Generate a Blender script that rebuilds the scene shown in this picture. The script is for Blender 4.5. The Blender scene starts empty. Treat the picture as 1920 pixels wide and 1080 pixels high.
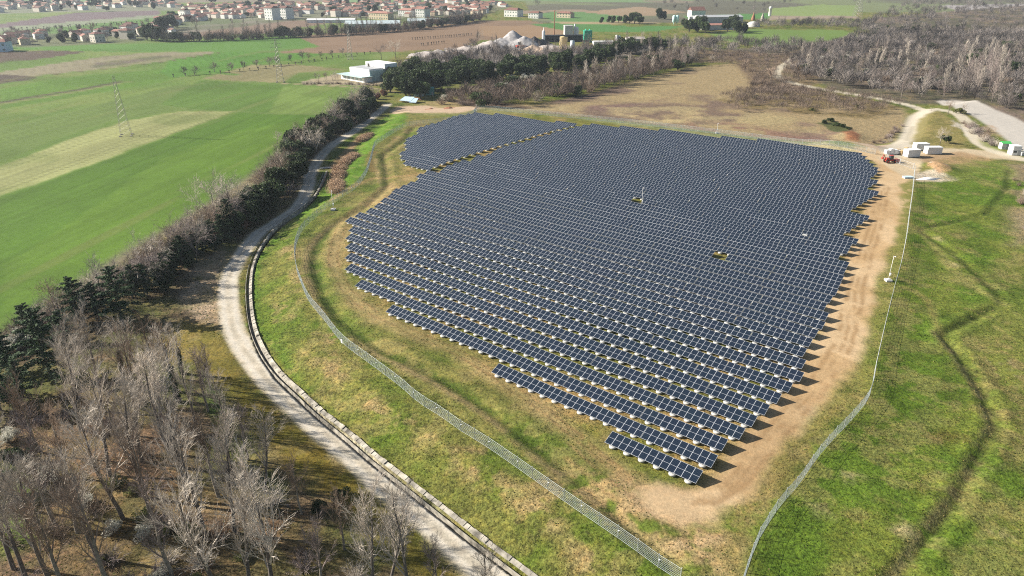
import bpy, math, random
import numpy as np

# ------------------------------------------------------------------ camera, world, sun, exposure
FPX, PITCH, CAMH = 1331.0, math.radians(24.5), 65.4
sc = bpy.context.scene
COL = sc.collection
cam_d = bpy.data.cameras.new("camera")
cam = bpy.data.objects.new("camera", cam_d)
COL.objects.link(cam)
cam.location = (0, 0, CAMH)
cam.rotation_euler = (math.pi / 2 - PITCH, 0, 0)
cam_d.sensor_width = 36.0
cam_d.lens = FPX / 1920 * 36
cam_d.clip_start = 0.5
cam_d.clip_end = 40000
sc.camera = cam

SUN_EL, SUN_DIR = math.radians(28.5), math.radians(-10)      # elevation; direction the shadows fall
world = bpy.data.worlds.new("World")
sc.world = world
world.use_nodes = True
wn = world.node_tree
wn.nodes.clear()
sky = wn.nodes.new("ShaderNodeTexSky")
sky.sky_type = 'NISHITA'
sky.sun_disc = False
sky.sun_elevation = SUN_EL
# travel direction of light in plan = SUN_DIR, so the sun stands at the opposite bearing
sunv = (-math.cos(SUN_DIR), -math.sin(SUN_DIR))
sky.sun_rotation = math.atan2(sunv[0], sunv[1])
sky.air_density = 1.2
sky.dust_density = 1.5
bg = wn.nodes.new("ShaderNodeBackground")
bg.inputs[1].default_value = 0.05
wo = wn.nodes.new("ShaderNodeOutputWorld")
wn.links.new(sky.outputs[0], bg.inputs[0])
wn.links.new(bg.outputs[0], wo.inputs[0])
sl = bpy.data.lights.new("sun", 'SUN')
sl.energy = 5.0
sl.angle = math.radians(0.5)
sl.color = (1.0, 0.93, 0.82)
so = bpy.data.objects.new("sun", sl)
COL.objects.link(so)
so.rotation_euler = (math.pi / 2 - SUN_EL, 0, SUN_DIR - math.pi / 2)
so.location = (0, 0, 300)
sc.view_settings.view_transform = 'Standard'
sc.view_settings.look = 'None'
sc.view_settings.gamma = 1
sc.view_settings.exposure = 1.27
sc.cycles.max_bounces = 5
sc.cycles.diffuse_bounces = 2
sc.cycles.glossy_bounces = 2
sc.cycles.transmission_bounces = 2
sc.cycles.transparent_max_bounces = 8
sc.cycles.volume_bounces = 0
sc.cycles.use_denoising = False
sc.cycles.filter_width = 1.1

R = random.Random(7)
NR = np.random.RandomState(11)
PI = math.pi

# ------------------------------------------------------------------ photograph pixel -> point on the terrain
CP, SP = math.cos(PITCH), math.sin(PITCH)

def ray(px, py):
    a = (px - 960) / FPX
    b = (py - 540) / FPX
    return np.array([a, CP - b * SP, -SP - b * CP])

def back(px, py, z=0.0):
    d = ray(px, py)
    if d[2] > -1e-4:
        d[2] = -1e-4
    t = (z - CAMH) / d[2]
    return np.array([0, 0, CAMH]) + d * t

def project(P):
    v = np.asarray(P, float) - np.array([0, 0, CAMH])
    c = v[..., 1] * CP - v[..., 2] * SP
    u = v[..., 1] * SP + v[..., 2] * CP
    return 960 + FPX * v[..., 0] / c, 540 - FPX * u / c, c

# ------------------------------------------------------------------ numpy helpers: noise, distances
def _hash(ix, iy, s):
    h = (ix.astype(np.int64) * 374761393 + iy.astype(np.int64) * 668265263 + s * 982451653) & 0xFFFFFFFF
    h = ((h ^ (h >> 13)) * 1274126177) & 0xFFFFFFFF
    return ((h ^ (h >> 16)) & 0xFFFF) / 65535.0

def vnoise(x, y, s=0):
    ix, iy = np.floor(x), np.floor(y)
    fx, fy = x - ix, y - iy
    fx = fx * fx * (3 - 2 * fx)
    fy = fy * fy * (3 - 2 * fy)
    a, b = _hash(ix, iy, s), _hash(ix + 1, iy, s)
    c, d = _hash(ix, iy + 1, s), _hash(ix + 1, iy + 1, s)
    return (a * (1 - fx) + b * fx) * (1 - fy) + (c * (1 - fx) + d * fx) * fy

def fbm(x, y, size, oct=4, s=0, rough=0.55):
    v = np.zeros_like(x)
    amp, tot = 1.0, 0.0
    for k in range(oct):
        f = 2 ** k / size
        c, sn = math.cos(0.6 * k + 0.3), math.sin(0.6 * k + 0.3)
        v += amp * vnoise((x * c - y * sn) * f + 17.3 * k, (x * sn + y * c) * f - 9.1 * k, s + k)
        tot += amp
        amp *= rough
    return v / tot

def sstep(a, b, x):
    t = np.clip((x - a) / (b - a), 0, 1)
    return t * t * (3 - 2 * t)

def seg_dist(x, y, pts, closed=False):
    pts = np.asarray(pts, float)
    n = len(pts)
    best = np.full(x.shape, 1e18)
    for i in range(n if closed else n - 1):
        ax, ay = pts[i][:2]
        bx, by = pts[(i + 1) % n][:2]
        dx, dy = bx - ax, by - ay
        L = dx * dx + dy * dy + 1e-9
        t = np.clip(((x - ax) * dx + (y - ay) * dy) / L, 0, 1)
        d = (x - ax - t * dx) ** 2 + (y - ay - t * dy) ** 2
        np.minimum(best, d, out=best)
    return np.sqrt(best)

def inside(x, y, pts):
    pts = np.asarray(pts, float)
    n = len(pts)
    r = np.zeros(x.shape, bool)
    for i in range(n):
        ax, ay = pts[i][:2]
        bx, by = pts[(i + 1) % n][:2]
        if ay == by:
            continue
        c = ((ay > y) != (by > y)) & (x < (bx - ax) * (y - ay) / (by - ay) + ax)
        r ^= c
    return r

def catmull(pts, step=1.5):
    """smooth open curve through pts (world xy or xyz), resampled to about `step` metres"""
    P = [np.asarray(p, float) for p in pts]
    P = [2 * P[0] - P[1]] + P + [2 * P[-1] - P[-2]]
    out = []
    for i in range(1, len(P) - 2):
        n = max(2, int(np.linalg.norm(P[i + 1] - P[i]) / step))
        for k in range(n):
            t = k / n
            out.append(0.5 * ((2 * P[i]) + (-P[i - 1] + P[i + 1]) * t + (2 * P[i - 1] - 5 * P[i] + 4 * P[i + 1] - P[i + 2]) * t * t
                              + (-P[i - 1] + 3 * P[i] - 3 * P[i + 1] + P[i + 2]) * t ** 3))
    out.append(P[-2])
    return np.array(out)

# ------------------------------------------------------------------ traced lines (photograph pixels)
CHANNEL_PX = [(610, 322), (600, 345), (585, 370), (560, 391), (530, 412), (505, 437), (485, 465), (472, 495), (466, 530), (467, 575),
              (475, 620), (492, 660), (520, 700), (560, 738), (600, 775), (650, 815), (700, 858), (760, 905), (830, 960), (900, 1015), (1000, 1090)]
FENCE_A_PX = [(768, 236), (744, 246), (723, 260), (704, 274), (696, 300), (686, 328), (668, 353), (648, 366), (622, 384), (590, 410), (567, 433),
              (555, 463), (555, 500), (565, 533), (580, 567), (607, 600), (630, 630), (653, 653), (700, 687), (753, 727), (787, 757),
              (825, 780), (862, 807), (900, 830), (940, 857), (987, 890), (1033, 923), (1085, 960), (1138, 997), (1200, 1040), (1275, 1092)]
FENCE_B_PX = [(1714, 322), (1710, 362), (1703, 412), (1698, 450), (1688, 500), (1677, 540), (1663, 595), (1650, 650), (1640, 695), (1629, 746),
              (1595, 790), (1557, 830), (1525, 869), (1497, 911), (1465, 946), (1441, 982), (1420, 1017), (1402, 1066), (1388, 1110)]
FENCE_C_PX = [(768, 236), (800, 232), (850, 226), (885, 216), (900, 206), (960, 210), (1040, 218), (1110, 225), (1200, 234), (1300, 246), (1400, 258),
              (1500, 272), (1580, 284), (1640, 293)]
ROAD_PX = [(728, 196), (700, 218), (668, 243), (625, 270), (600, 295), (583, 325), (577, 352), (560, 385), (520, 415), (482, 440), (455, 475),
           (432, 515), (427, 560), (437, 610), (458, 655), (497, 705), (547, 755), (602, 805), (662, 855), (722, 908), (792, 965), (855, 1020), (930, 1090)]
LOW = -2.0
_b = [back(p[0], p[1], -1)[:2] for p in CHANNEL_PX]
_plateau = [back(690, 240)[:2], back(735, 203)[:2], back(880, 192)[:2], back(1000, 200)[:2], back(1200, 222)[:2], back(1440, 250)[:2], back(1600, 268)[:2], back(1690, 250)[:2],
            back(1710, 200)[:2], np.array([400, 500]), np.array([700, 60]), np.array([300, 10]), np.array([60, 20])]
PLATEAU = np.array(_b[::-1] + _plateau)
DITCH1_PX = [(1655, 1110), (1740, 1010), (1800, 930), (1830, 870), (1868, 800), (1845, 735), (1800, 665), (1768, 628), (1830, 595), (1880, 568), (1868, 548),
             (1800, 482), (1728, 432), (1790, 415), (1850, 400), (1890, 350), (1895, 320)]
DITCH2_PX = [(1260, 1060), (1180, 985), (1105, 915), (1010, 840), (915, 765), (810, 700), (715, 655), (640, 600), (604, 550), (590, 500), (596, 455),
             (630, 420), (690, 385), (728, 350), (725, 320), (720, 290), (760, 262), (775, 240)]
_cache = {}

def wline(px, z=0.0, step=None):
    k = (id(px), z)
    if k not in _cache:
        _cache[k] = np.array([back(p[0], p[1], z)[:2] for p in px])
    return _cache[k]

def height(x, y, fine=True):
    x = np.asarray(x, float)
    y = np.asarray(y, float)
    shp = x.shape
    x, y = x.ravel(), y.ravel()
    h = np.full(x.shape, LOW)
    near = (np.hypot(x, y) < 900)
    xs, ys = x[near], y[near]
    d = seg_dist(xs, ys, PLATEAU, True)
    ins = inside(xs, ys, PLATEAU)
    s = np.where(ins, d, -d)
    hh = LOW + (0 - LOW) * sstep(0.5, 11, s)
    if fine:
        for L, w, dep in ((wline(DITCH1_PX)[:9], 0.9, 0.45), (wline(DITCH1_PX)[8:], 0.9, 0.28), (wline(DITCH2_PX), 1.2, 0.45)):
            dd = seg_dist(xs, ys, L)
            hh -= dep * np.exp(-(dd / w) ** 2)
            hh += dep * 0.35 * np.exp(-((dd - 2.4 * w) / w) ** 2)
        # sunk open drain along the gravel road
        dd = seg_dist(xs, ys, wline(CHANNEL_PX, -1.0))
        hh -= 0.95 * (dd < 0.62)
        # small spoil heaps at the site entrance
        for (px, py, r, t) in ((1760, 318, 6.0, 1.7), (1752, 313, 3.5, 1.0), (1560, 276, 9, 1.6), (1600, 279, 8, 1.5), (1640, 284, 7, 1.2), (1590, 246, 6, 1.5), (1598, 252, 5, 1.2)):
            c = back(px, py)
            hh += t * np.exp(-(((xs - c[0]) ** 2 + (ys - c[1]) ** 2) / (r * r)) ** 0.8)
    h[near] = hh
    return h.reshape(shp)

def G(px, py):
    z = 0.0
    for _ in range(4):
        P = back(px, py, z)
        z = float(height(P[0:1], P[1:2], False)[0])
    P = back(px, py, z)
    P[2] = float(height(P[0:1], P[1:2])[0])
    return P

def gz(x, y):
    return float(height(np.array([x]), np.array([y]))[0])

# ------------------------------------------------------------------ object helpers
def link(o, parent=None):
    COL.objects.link(o)
    if parent is not None:
        o.parent = parent
    return o

def tag(o, label=None, cat=None, group=None, kind=None):
    if label: o['label'] = label
    if cat: o['category'] = cat
    if group: o['group'] = group
    if kind: o['kind'] = kind
    return o

def empty(name, loc, rz=0.0, s=1.0):
    o = bpy.data.objects.new(name, None)
    o.location = loc
    o.rotation_euler = (0, 0, rz)
    o.scale = (s, s, s)
    o.empty_display_size = 0.5
    return link(o)

def copy_tree(o, parent=None):
    c = o.copy()
    COL.objects.link(c)
    c.parent = parent
    for ch in list(o.children):
        copy_tree(ch, c)
    return c

def add_mesh(name, V, F, mats, mi=None, smooth=False):
    """V (n,3), F = array (m,3|4) or list of such arrays"""
    me = bpy.data.meshes.new(name)
    V = np.asarray(V, np.float32)
    FL = F if isinstance(F, list) else [F]
    FL = [np.asarray(f, np.int32) for f in FL if len(f)]
    loops = np.concatenate([f.ravel() for f in FL])
    tot = np.concatenate([np.full(len(f), f.shape[1], np.int32) for f in FL])
    start = np.concatenate([[0], np.cumsum(tot)[:-1]]).astype(np.int32)
    me.vertices.add(len(V))
    me.vertices.foreach_set("co", V.ravel())
    me.loops.add(len(loops))
    me.loops.foreach_set("vertex_index", loops)
    me.polygons.add(len(tot))
    me.polygons.foreach_set("loop_start", start)
    me.polygons.foreach_set("loop_total", tot)
    for m in (mats if isinstance(mats, (list, tuple)) else [mats]):
        me.materials.append(m)
    if mi is not None:
        me.polygons.foreach_set("material_index", np.asarray(mi, np.int32))
    me.polygons.foreach_set("use_smooth", np.full(len(tot), bool(smooth)))
    me.update(calc_edges=True)
    return me

class MB:
    """collects simple shapes into one mesh"""
    def __init__(s):
        s.V, s.Q, s.T, s.mq, s.mt, s.n = [], [], [], [], [], 0

    def add(s, V, Q=None, T=None, m=0):
        V = np.asarray(V, float).reshape(-1, 3)
        if Q is not None and len(Q):
            s.Q.append(np.asarray(Q) + s.n); s.mq += [m] * len(Q)
        if T is not None and len(T):
            s.T.append(np.asarray(T) + s.n); s.mt += [m] * len(T)
        s.V.append(V)
        s.n += len(V)
        return s

    def box(s, c, d, m=0, rz=0.0, taper=1.0):
        x, y, z = d[0] / 2, d[1] / 2, d[2] / 2
        t = taper
        V = np.array([(-x, -y, -z), (x, -y, -z), (x, y, -z), (-x, y, -z), (-x * t, -y * t, z), (x * t, -y * t, z), (x * t, y * t, z), (-x * t, y * t, z)])
        if rz:
            cc, ss = math.cos(rz), math.sin(rz)
            V = V @ np.array([[cc, ss, 0], [-ss, cc, 0], [0, 0, 1]])
        return s.add(V + np.array(c), [(0, 3, 2, 1), (4, 5, 6, 7), (0, 1, 5, 4), (1, 2, 6, 5), (2, 3, 7, 6), (3, 0, 4, 7)], m=m)

    def tube(s, a, b, r0, r1=None, n=6, m=0, cap=True):
        a, b = np.array(a, float), np.array(b, float)
        r1 = r0 if r1 is None else r1
        d = b - a
        d /= np.linalg.norm(d) + 1e-9
        u = np.cross(d, (0, 0, 1) if abs(d[2]) < 0.9 else (1, 0, 0))
        u /= np.linalg.norm(u)
        w = np.cross(d, u)
        an = np.arange(n) * 2 * PI / n
        ring = np.outer(np.cos(an), u) + np.outer(np.sin(an), w)
        V = np.vstack([a + ring * r0, b + ring * r1, a[None], b[None]])
        Q = [(i, (i + 1) % n, n + (i + 1) % n, n + i) for i in range(n)]
        T = []
        if cap:
            T = [((i + 1) % n, i, 2 * n) for i in range(n)] + [(n + i, n + (i + 1) % n, 2 * n + 1) for i in range(n)]
        return s.add(V, Q, T, m)

    def lathe(s, prof, c=(0, 0, 0), n=16, m=0):
        an = np.arange(n) * 2 * PI / n
        V = np.vstack([np.c_[r * np.cos(an), r * np.sin(an), np.full(n, z)] for r, z in prof]) + np.array(c)
        Q = [(k * n + i, k * n + (i + 1) % n, (k + 1) * n + (i + 1) % n, (k + 1) * n + i) for k in range(len(prof) - 1) for i in range(n)]
        return s.add(V, Q, m=m)

    def quad(s, a, b, c, d, m=0):
        return s.add([a, b, c, d], [(0, 1, 2, 3)], m=m)

    def tri(s, a, b, c, m=0):
        return s.add([a, b, c], None, [(0, 1, 2)], m=m)

    def mesh(s, name, mats, smooth=False):
        fl, mi = [], []
        if s.Q: fl.append(np.vstack(s.Q)); mi += s.mq
        if s.T: fl.append(np.vstack(s.T)); mi += s.mt
        return add_mesh(name, np.vstack(s.V), fl, mats, mi, smooth)

    def build(s, name, mats, parent=None, smooth=False):
        return link(bpy.data.objects.new(name, s.mesh(name, mats, smooth)), parent)

# ------------------------------------------------------------------ materials
KA = 2.0                                           # appearance (linear) of a flat sunlit ground / its base colour

def lin(c):
    c = np.asarray(c, float) / 255.0
    return np.where(c <= 0.04045, c / 12.92, ((c + 0.055) / 1.055) ** 2.4)

def alb(r, g, b):
    return np.clip(lin((r, g, b)) / KA, 0.004, 0.85)

def material(name, col=(0.3, 0.3, 0.3), rough=0.8, metal=0.0, var=0.0, scale=1.0, spec=0.3, bump=0.0, transl=0.0, coords='Object', rand=0.0):
    m = bpy.data.materials.new(name)
    m.use_nodes = True
    nt = m.node_tree
    b = nt.nodes["Principled BSDF"]
    b.inputs["Base Color"].default_value = (*col, 1)
    b.inputs["Roughness"].default_value = rough
    b.inputs["Metallic"].default_value = metal
    b.inputs["Specular IOR Level"].default_value = spec
    L = nt.links.new
    cur = None
    if var > 0 or bump > 0:
        tc = nt.nodes.new("ShaderNodeTexCoord")
        no = nt.nodes.new("ShaderNodeTexNoise")
        no.inputs["Scale"].default_value = scale
        no.inputs["Detail"].default_value = 4
        L(tc.outputs[coords], no.inputs["Vector"])
        mr = nt.nodes.new("ShaderNodeMapRange")
        mr.inputs["From Min"].default_value = 0.3
        mr.inputs["From Max"].default_value = 0.7
        mr.inputs["To Min"].default_value = 1 - var
        mr.inputs["To Max"].default_value = 1 + var
        L(no.outputs["Fac"], mr.inputs["Value"])
        mx = nt.nodes.new("ShaderNodeVectorMath")
        mx.operation = 'SCALE'
        mx.inputs[0].default_value = col
        L(mr.outputs[0], mx.inputs["Scale"])
        cur = mx.outputs[0]
        if bump > 0:
            bp = nt.nodes.new("ShaderNodeBump")
            bp.inputs["Strength"].default_value = bump
            L(no.outputs["Fac"], bp.inputs["Height"])
            L(bp.outputs[0], b.inputs["Normal"])
    if rand > 0:
        oi = nt.nodes.new("ShaderNodeObjectInfo")
        mr2 = nt.nodes.new("ShaderNodeMapRange")
        mr2.inputs["To Min"].default_value = 1 - rand
        mr2.inputs["To Max"].default_value = 1 + rand
        L(oi.outputs["Random"], mr2.inputs["Value"])
        m2 = nt.nodes.new("ShaderNodeVectorMath")
        m2.operation = 'SCALE'
        if cur is not None: L(cur, m2.inputs[0])
        else: m2.inputs[0].default_value = col
        L(mr2.outputs[0], m2.inputs["Scale"])
        cur = m2.outputs[0]
    if cur is not None:
        L(cur, b.inputs["Base Color"])
    if transl > 0:
        tr = nt.nodes.new("ShaderNodeBsdfTranslucent")
        tr.inputs[0].default_value = (*col, 1)
        if cur is not None: L(cur, tr.inputs[0])
        ms = nt.nodes.new("ShaderNodeMixShader")
        ms.inputs[0].default_value = transl
        L(b.outputs[0], ms.inputs[1])
        L(tr.outputs[0], ms.inputs[2])
        L(ms.outputs[0], nt.nodes["Material Output"].inputs[0])
    return m

# ------------------------------------------------------------------ the ground: one polar sheet, land cover as base colour
dep = np.radians(np.concatenate([np.arange(80, 61, -1.0), np.arange(61, 3.0, -0.075), np.arange(3.0, 0.22, -0.05)]))
rad = CAMH / np.tan(dep)
ang = np.radians(np.concatenate([np.arange(-100, -51, 3.0), np.arange(-51, 51, 0.12), np.arange(51, 101, 3.0)]))
RR, AA = np.meshgrid(rad, ang, indexing='ij')
GX, GY = RR * np.sin(AA), RR * np.cos(AA)
gshape = GX.shape
GX, GY = GX.ravel(), GY.ravel()
GZ = height(GX, GY)
# a little natural unevenness
near = np.hypot(GX, GY) < 700
GZ[near] += (fbm(GX[near], GY[near], 9.0, 3, 5) - 0.5) * 0.30
wx = GX + (fbm(GX, GY, 6, 3, 21) - 0.5) * 3.0          # warped coordinates make ragged borders
wy = GY + (fbm(GX, GY, 6, 3, 43) - 0.5) * 3.0
dist = np.hypot(GX, GY)
n3, n10, n40 = fbm(GX, GY, 3, 4, 1), fbm(GX, GY, 11, 4, 2), fbm(GX, GY, 45, 4, 3)
n1 = fbm(GX, GY, 1.0, 3, 4)
n200 = fbm(GX, GY, 220, 4, 8)
C3 = lambda c: alb(*c)
TAN, DRY, GRN, DGR = C3((196, 174, 124)), C3((160, 146, 92)), C3((112, 128, 52)), C3((72, 95, 32))
cov = np.empty((len(GX), 3))
cls = np.zeros(len(GX), np.int8)                         # 0 grassland 1 gravel road 2 dirt track 3 dry basin 4 ploughed field
tuft = np.full(len(GX), 1.0)

def mixc(base, col, m):
    return base * (1 - m[:, None]) + np.asarray(col) * m[:, None]

g = sstep(0.35, 0.62, n10)
cov[:] = mixc(mixc(np.tile(C3((118, 134, 58)), (len(GX), 1)), C3((142, 140, 78)), g), DGR, 0.55 * sstep(0.55, 0.75, n3))

def sel(pts, margin):
    x0, y0 = pts.min(0) - margin
    x1, y1 = pts.max(0) + margin
    return np.nonzero((GX > x0) & (GX < x1) & (GY > y0) & (GY < y1))[0]

def region(px, col, edge=1.0, amount=1.0, noise=None, c=None, col2=None, t=None, z=0.0, z2=None, hard=False, light=1.0):
    """fill a traced outline with a cover colour; noise = array that breaks it into patches; col2 = second tone mixed by z2 noise"""
    P = np.array([back(a[0], a[1], z)[:2] for a in px])
    i = sel(P, edge * 3 + 2)
    if not len(i): return
    x, y = (GX[i], GY[i]) if hard else (wx[i], wy[i])
    d = seg_dist(x, y, P, True)
    s = np.where(inside(x, y, P), d, -d)
    m = sstep(-edge, edge, s) * amount
    if noise is not None:
        m = m * noise[i]
    cc = np.tile(C3(col), (len(i), 1))
    if col2 is not None:
        cc = mixc(cc, C3(col2), z2[i])
    cov[i] = cov[i] * (1 - m[:, None]) + cc * m[:, None]
    if c is not None:
        cls[i[m > 0.5]] = c
    if t is not None:
        tuft[i] = tuft[i] * (1 - m) + t * m

def stroke(px, width, col, edge=0.8, amount=1.0, noise=None, c=None, t=None, z=0.0, smooth=True, world_pts=None, widths=None):
    P = np.array([back(a[0], a[1], z)[:2] for a in px]) if world_pts is None else world_pts
    if smooth and len(P) > 2: P = catmull(P, max(3.0, width))
    i = sel(P, width + edge * 3 + 2)
    if not len(i): return
    k = 0.35 if c is None else 0.18
    x, y = GX[i] * (1 - k) + wx[i] * k, GY[i] * (1 - k) + wy[i] * k
    d = seg_dist(x, y, P)
    m = sstep(width / 2 + edge, width / 2 - edge, d) * amount
    if noise is not None:
        m = m * noise[i]
    cov[i] = cov[i] * (1 - m[:, None]) + C3(col) * m[:, None]
    if c is not None:
        cls[i[m > 0.5]] = c
    if t is not None:
        tuft[i] = tuft[i] * (1 - m) + t * m

one = np.ones(len(GX))
# ---- farmland to the left, from far to near
region([(-2500, -60), (-2500, 380), (0, 640), (130, 560), (300, 440), (470, 330), (570, 260), (660, 185), (720, 120), (800, 60), (1000, -55)], (118, 144, 72), 2, 1,
       col2=(134, 150, 84), z2=sstep(0.4, 0.65, n40), t=0.35, z=LOW)
region([(960, -62), (1000, 40), (1300, 40), (1500, 20), (4000, 30), (4000, -62)], (140, 150, 108), 3, 1, col2=(120, 118, 100), z2=sstep(0.42, 0.6, n200), t=0.4)
region([(-2600, -64), (-2600, 12), (0, 4), (960, 0), (1300, 4), (1300, -64)], (134, 164, 112), 5, 1, col2=(150, 140, 120), z2=sstep(0.55, 0.62, n200), t=0.3)
FIELDS = [
 ([(-400, 60), (0, 45), (140, 24), (300, 20), (300, 28), (130, 46), (-400, 90)], (136, 120, 122), 4),
 ([(-400, 90), (0, 52), (300, 27), (290, 35), (120, 52), (0, 62), (-400, 100)], (160, 170, 140), 0),
 ([(-400, 96), (0, 61), (120, 50), (290, 33), (270, 60), (140, 66), (0, 70)], (112, 150, 78), 0),
 ([(-300, 110), (0, 88), (320, 80), (520, 67), (600, 66), (700, 74), (640, 84), (440, 100), (200, 97), (110, 94), (30, 93)], (108, 152, 66), 0),
 ([(330, 54), (470, 40), (560, 37), (625, 42), (500, 62), (320, 72)], (156, 134, 116), 4),
 ([(555, 68), (640, 61), (780, 52), (900, 38), (990, 38), (1090, 58), (960, 72), (900, 76), (860, 92), (700, 98), (600, 101), (520, 105), (480, 103), (600, 88)], (160, 134, 110), 4),
 ([(-200, 112), (0, 97), (100, 95), (165, 97), (80, 110), (0, 118), (-200, 140)], (112, 92, 86), 4),
 ([(-200, 150), (0, 135), (200, 105), (300, 98), (412, 97), (330, 112), (200, 128), (60, 143), (-200, 170)], (168, 154, 138), 4),
 ([(180, 118), (310, 104), (330, 106), (240, 120), (170, 127)], (140, 124, 120), 4),
 ([(-100, 150), (0, 139), (75, 145), (50, 152), (-100, 165)], (104, 88, 86), 4),
 ([(0, 157), (320, 128), (330, 150), (0, 205)], (114, 148, 62), 0),
 ([(320, 112), (420, 98), (620, 100), (560, 112), (470, 122), (400, 138), (320, 146), (300, 135)], (104, 150, 60), 0),
 ([(380, 147), (470, 122), (560, 121), (650, 130), (560, 136), (530, 155), (440, 152)], (168, 154, 122), 4),
 ([(0, 240), (330, 160), (480, 152), (520, 165), (640, 168), (650, 186), (560, 240), (437, 210), (340, 206), (220, 225), (100, 262), (0, 305)], (126, 146, 82), 0),
 ([(505, 212), (530, 162), (560, 160), (652, 168), (650, 195), (600, 214)], (136, 158, 86), 0),
 ([(376, 150), (530, 160), (505, 212), (437, 209), (360, 205), (300, 196)], (112, 142, 66), 0),
 ([(-300, 420), (0, 312), (130, 262), (240, 226), (340, 208), (438, 209), (340, 245), (180, 305), (0, 368), (-300, 470)], (182, 180, 132), 0),
 ([(-300, 480), (0, 370), (180, 307), (340, 247), (438, 210), (508, 214), (600, 216), (655, 192), (600, 240), (520, 300), (440, 350), (330, 420), (200, 500), (0, 620)], (104, 138, 52), 0),
 ([(100, 440), (300, 300), (430, 250), (560, 225), (480, 310), (320, 420), (140, 530), (0, 590), (0, 500)], (116, 148, 58), 0),
]
for pts, colr, c in FIELDS:
    region(pts, colr, 1.2, 1.0, c=c if c else None, t=0.3, z=LOW, col2=tuple(int(v * 0.93) for v in colr), z2=sstep(0.4, 0.65, n40))
stroke([(0, 193), (60, 182), (150, 168), (190, 160), (226, 153)], 5, (100, 86, 80), 2, z=LOW)
stroke([(0, 196), (60, 186), (150, 171), (230, 155), (250, 154)], 3, (166, 150, 120), 2, 0.7, z=LOW)
stroke([(0, 152), (100, 140), (250, 123), (330, 113), (415, 98)], 2.0, (110, 100, 74), 1, z=LOW)
stroke([(300, 136), (360, 132), (440, 140)], 6, (96, 142, 52), 3, z=LOW)
# mowing / drilling lines that follow the field direction
fdir = back(437, 210, LOW)[:2] - back(0, 368, LOW)[:2]
fdir /= np.linalg.norm(fdir)
across = GX * -fdir[1] + GY * fdir[0]
along = GX * fdir[0] + GY * fdir[1]
fl = fbm(across * 6, along * 0.06, 9, 3, 31)
mask = (GX < back(640, 300)[0] - 0) & (cls == 0) & (dist > 100)
leftfield = inside(GX, GY, np.array([back(a, b, LOW)[:2] for a, b in [(-400, 480), (0, 620), (200, 500), (440, 350), (600, 240), (690, 150), (640, 100), (0, 90), (-600, 120)]]))
lf = leftfield * (0.30 + 0.30 * inside(GX, GY, np.array([back(a, b, LOW)[:2] for a, b in FIELDS[16][0]])))
cov *= (1 + (fl - 0.5) * 1.7 * lf)[:, None]
cov *= 1 + leftfield[:, None] * np.array([-0.08, 0.0, -0.18])
bd = sstep(0.6, 0.7, fbm(across * 3, along * 0.2, 30, 3, 33)) * leftfield
cov[:] = mixc(cov, C3((150, 150, 96)), 0.30 * bd)
cov[:] = mixc(cov, C3((86, 116, 40)), 0.35 * leftfield * sstep(0.5, 0.7, fbm(GX, GY, 28, 4, 71)))
# strip of rough ground at the field border behind the hedge
stroke([(0, 650), (130, 560), (240, 480), (345, 418), (430, 365), (500, 315), (560, 262), (640, 205), (690, 165)], 6, (150, 138, 118), 3, 0.8, z=LOW)
region([(300, 60), (300, 40), (380, 30), (480, 24), (430, 12), (620, 7), (900, 2), (965, 10), (900, 30), (760, 36), (560, 37), (340, 64)], (150, 146, 132), 6, 0.8, col2=(112, 122, 92), z2=sstep(0.4, 0.6, n40), z=LOW)
region([(-200, 26), (0, 5), (330, 2), (340, 20), (130, 22), (0, 26)], (150, 148, 136), 6, 0.7, z=LOW)
region([(-100, 92), (0, 62), (60, 64), (230, 57), (300, 46), (325, 62), (250, 79), (60, 88)], (128, 126, 104), 4, 0.7, z=LOW)
# ---- far right: fields between the woods
for pts, colr, c in [
 ([(985, 43), (1080, 38), (1180, 46), (1290, 45), (1230, 56), (1130, 56), (1010, 52)], (96, 146, 78), 0),
 ([(1010, 24), (1040, 19), (1130, 20), (1190, 27), (1180, 38), (1040, 38)], (112, 152, 92), 0),
 ([(960, 18), (1090, 15), (1120, 19), (1030, 20), (980, 24)], (168, 150, 128), 4),
 ([(1090, 20), (1200, 10), (1290, 20), (1230, 26), (1170, 28)], (176, 154, 126), 4),
 ([(1030, 38), (1180, 37), (1250, 41), (1060, 42)], (184, 166, 130), 4),
 ([(900, 46), (1000, 44), (1080, 57), (980, 72), (900, 62)], (170, 142, 112), 4),
 ([(1280, 28), (1440, 22), (1450, 32), (1300, 36)], (100, 150, 82), 0),
 ([(1440, 14), (1540, 6), (1610, 8), (1605, 29), (1520, 27), (1446, 30)], (150, 170, 104), 0),
 ([(1446, 27), (1600, 27), (1620, 31), (1440, 34)], (176, 160, 140), 4),
 ([(1330, 60), (1400, 51), (1580, 53), (1610, 64), (1560, 85), (1440, 84), (1360, 72)], (126, 154, 78), 0),
 ([(1760, 8), (1960, 4), (1990, 12), (1800, 18)], (190, 184, 182), 4),
]:
    region(pts, colr, 2.0, 1.0, c=c if c else None, t=0.3)
# ---- woods floor to the right
region([(1440, 84), (1620, 66), (1640, 30), (2400, -30), (2600, 420), (2000, 330), (1880, 240), (1800, 190), (1700, 188), (1560, 160), (1480, 128), (1300, 90)], (140, 126, 114), 5, 1,
       col2=(112, 106, 90), z2=sstep(0.4, 0.6, n40), t=1.2)
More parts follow.
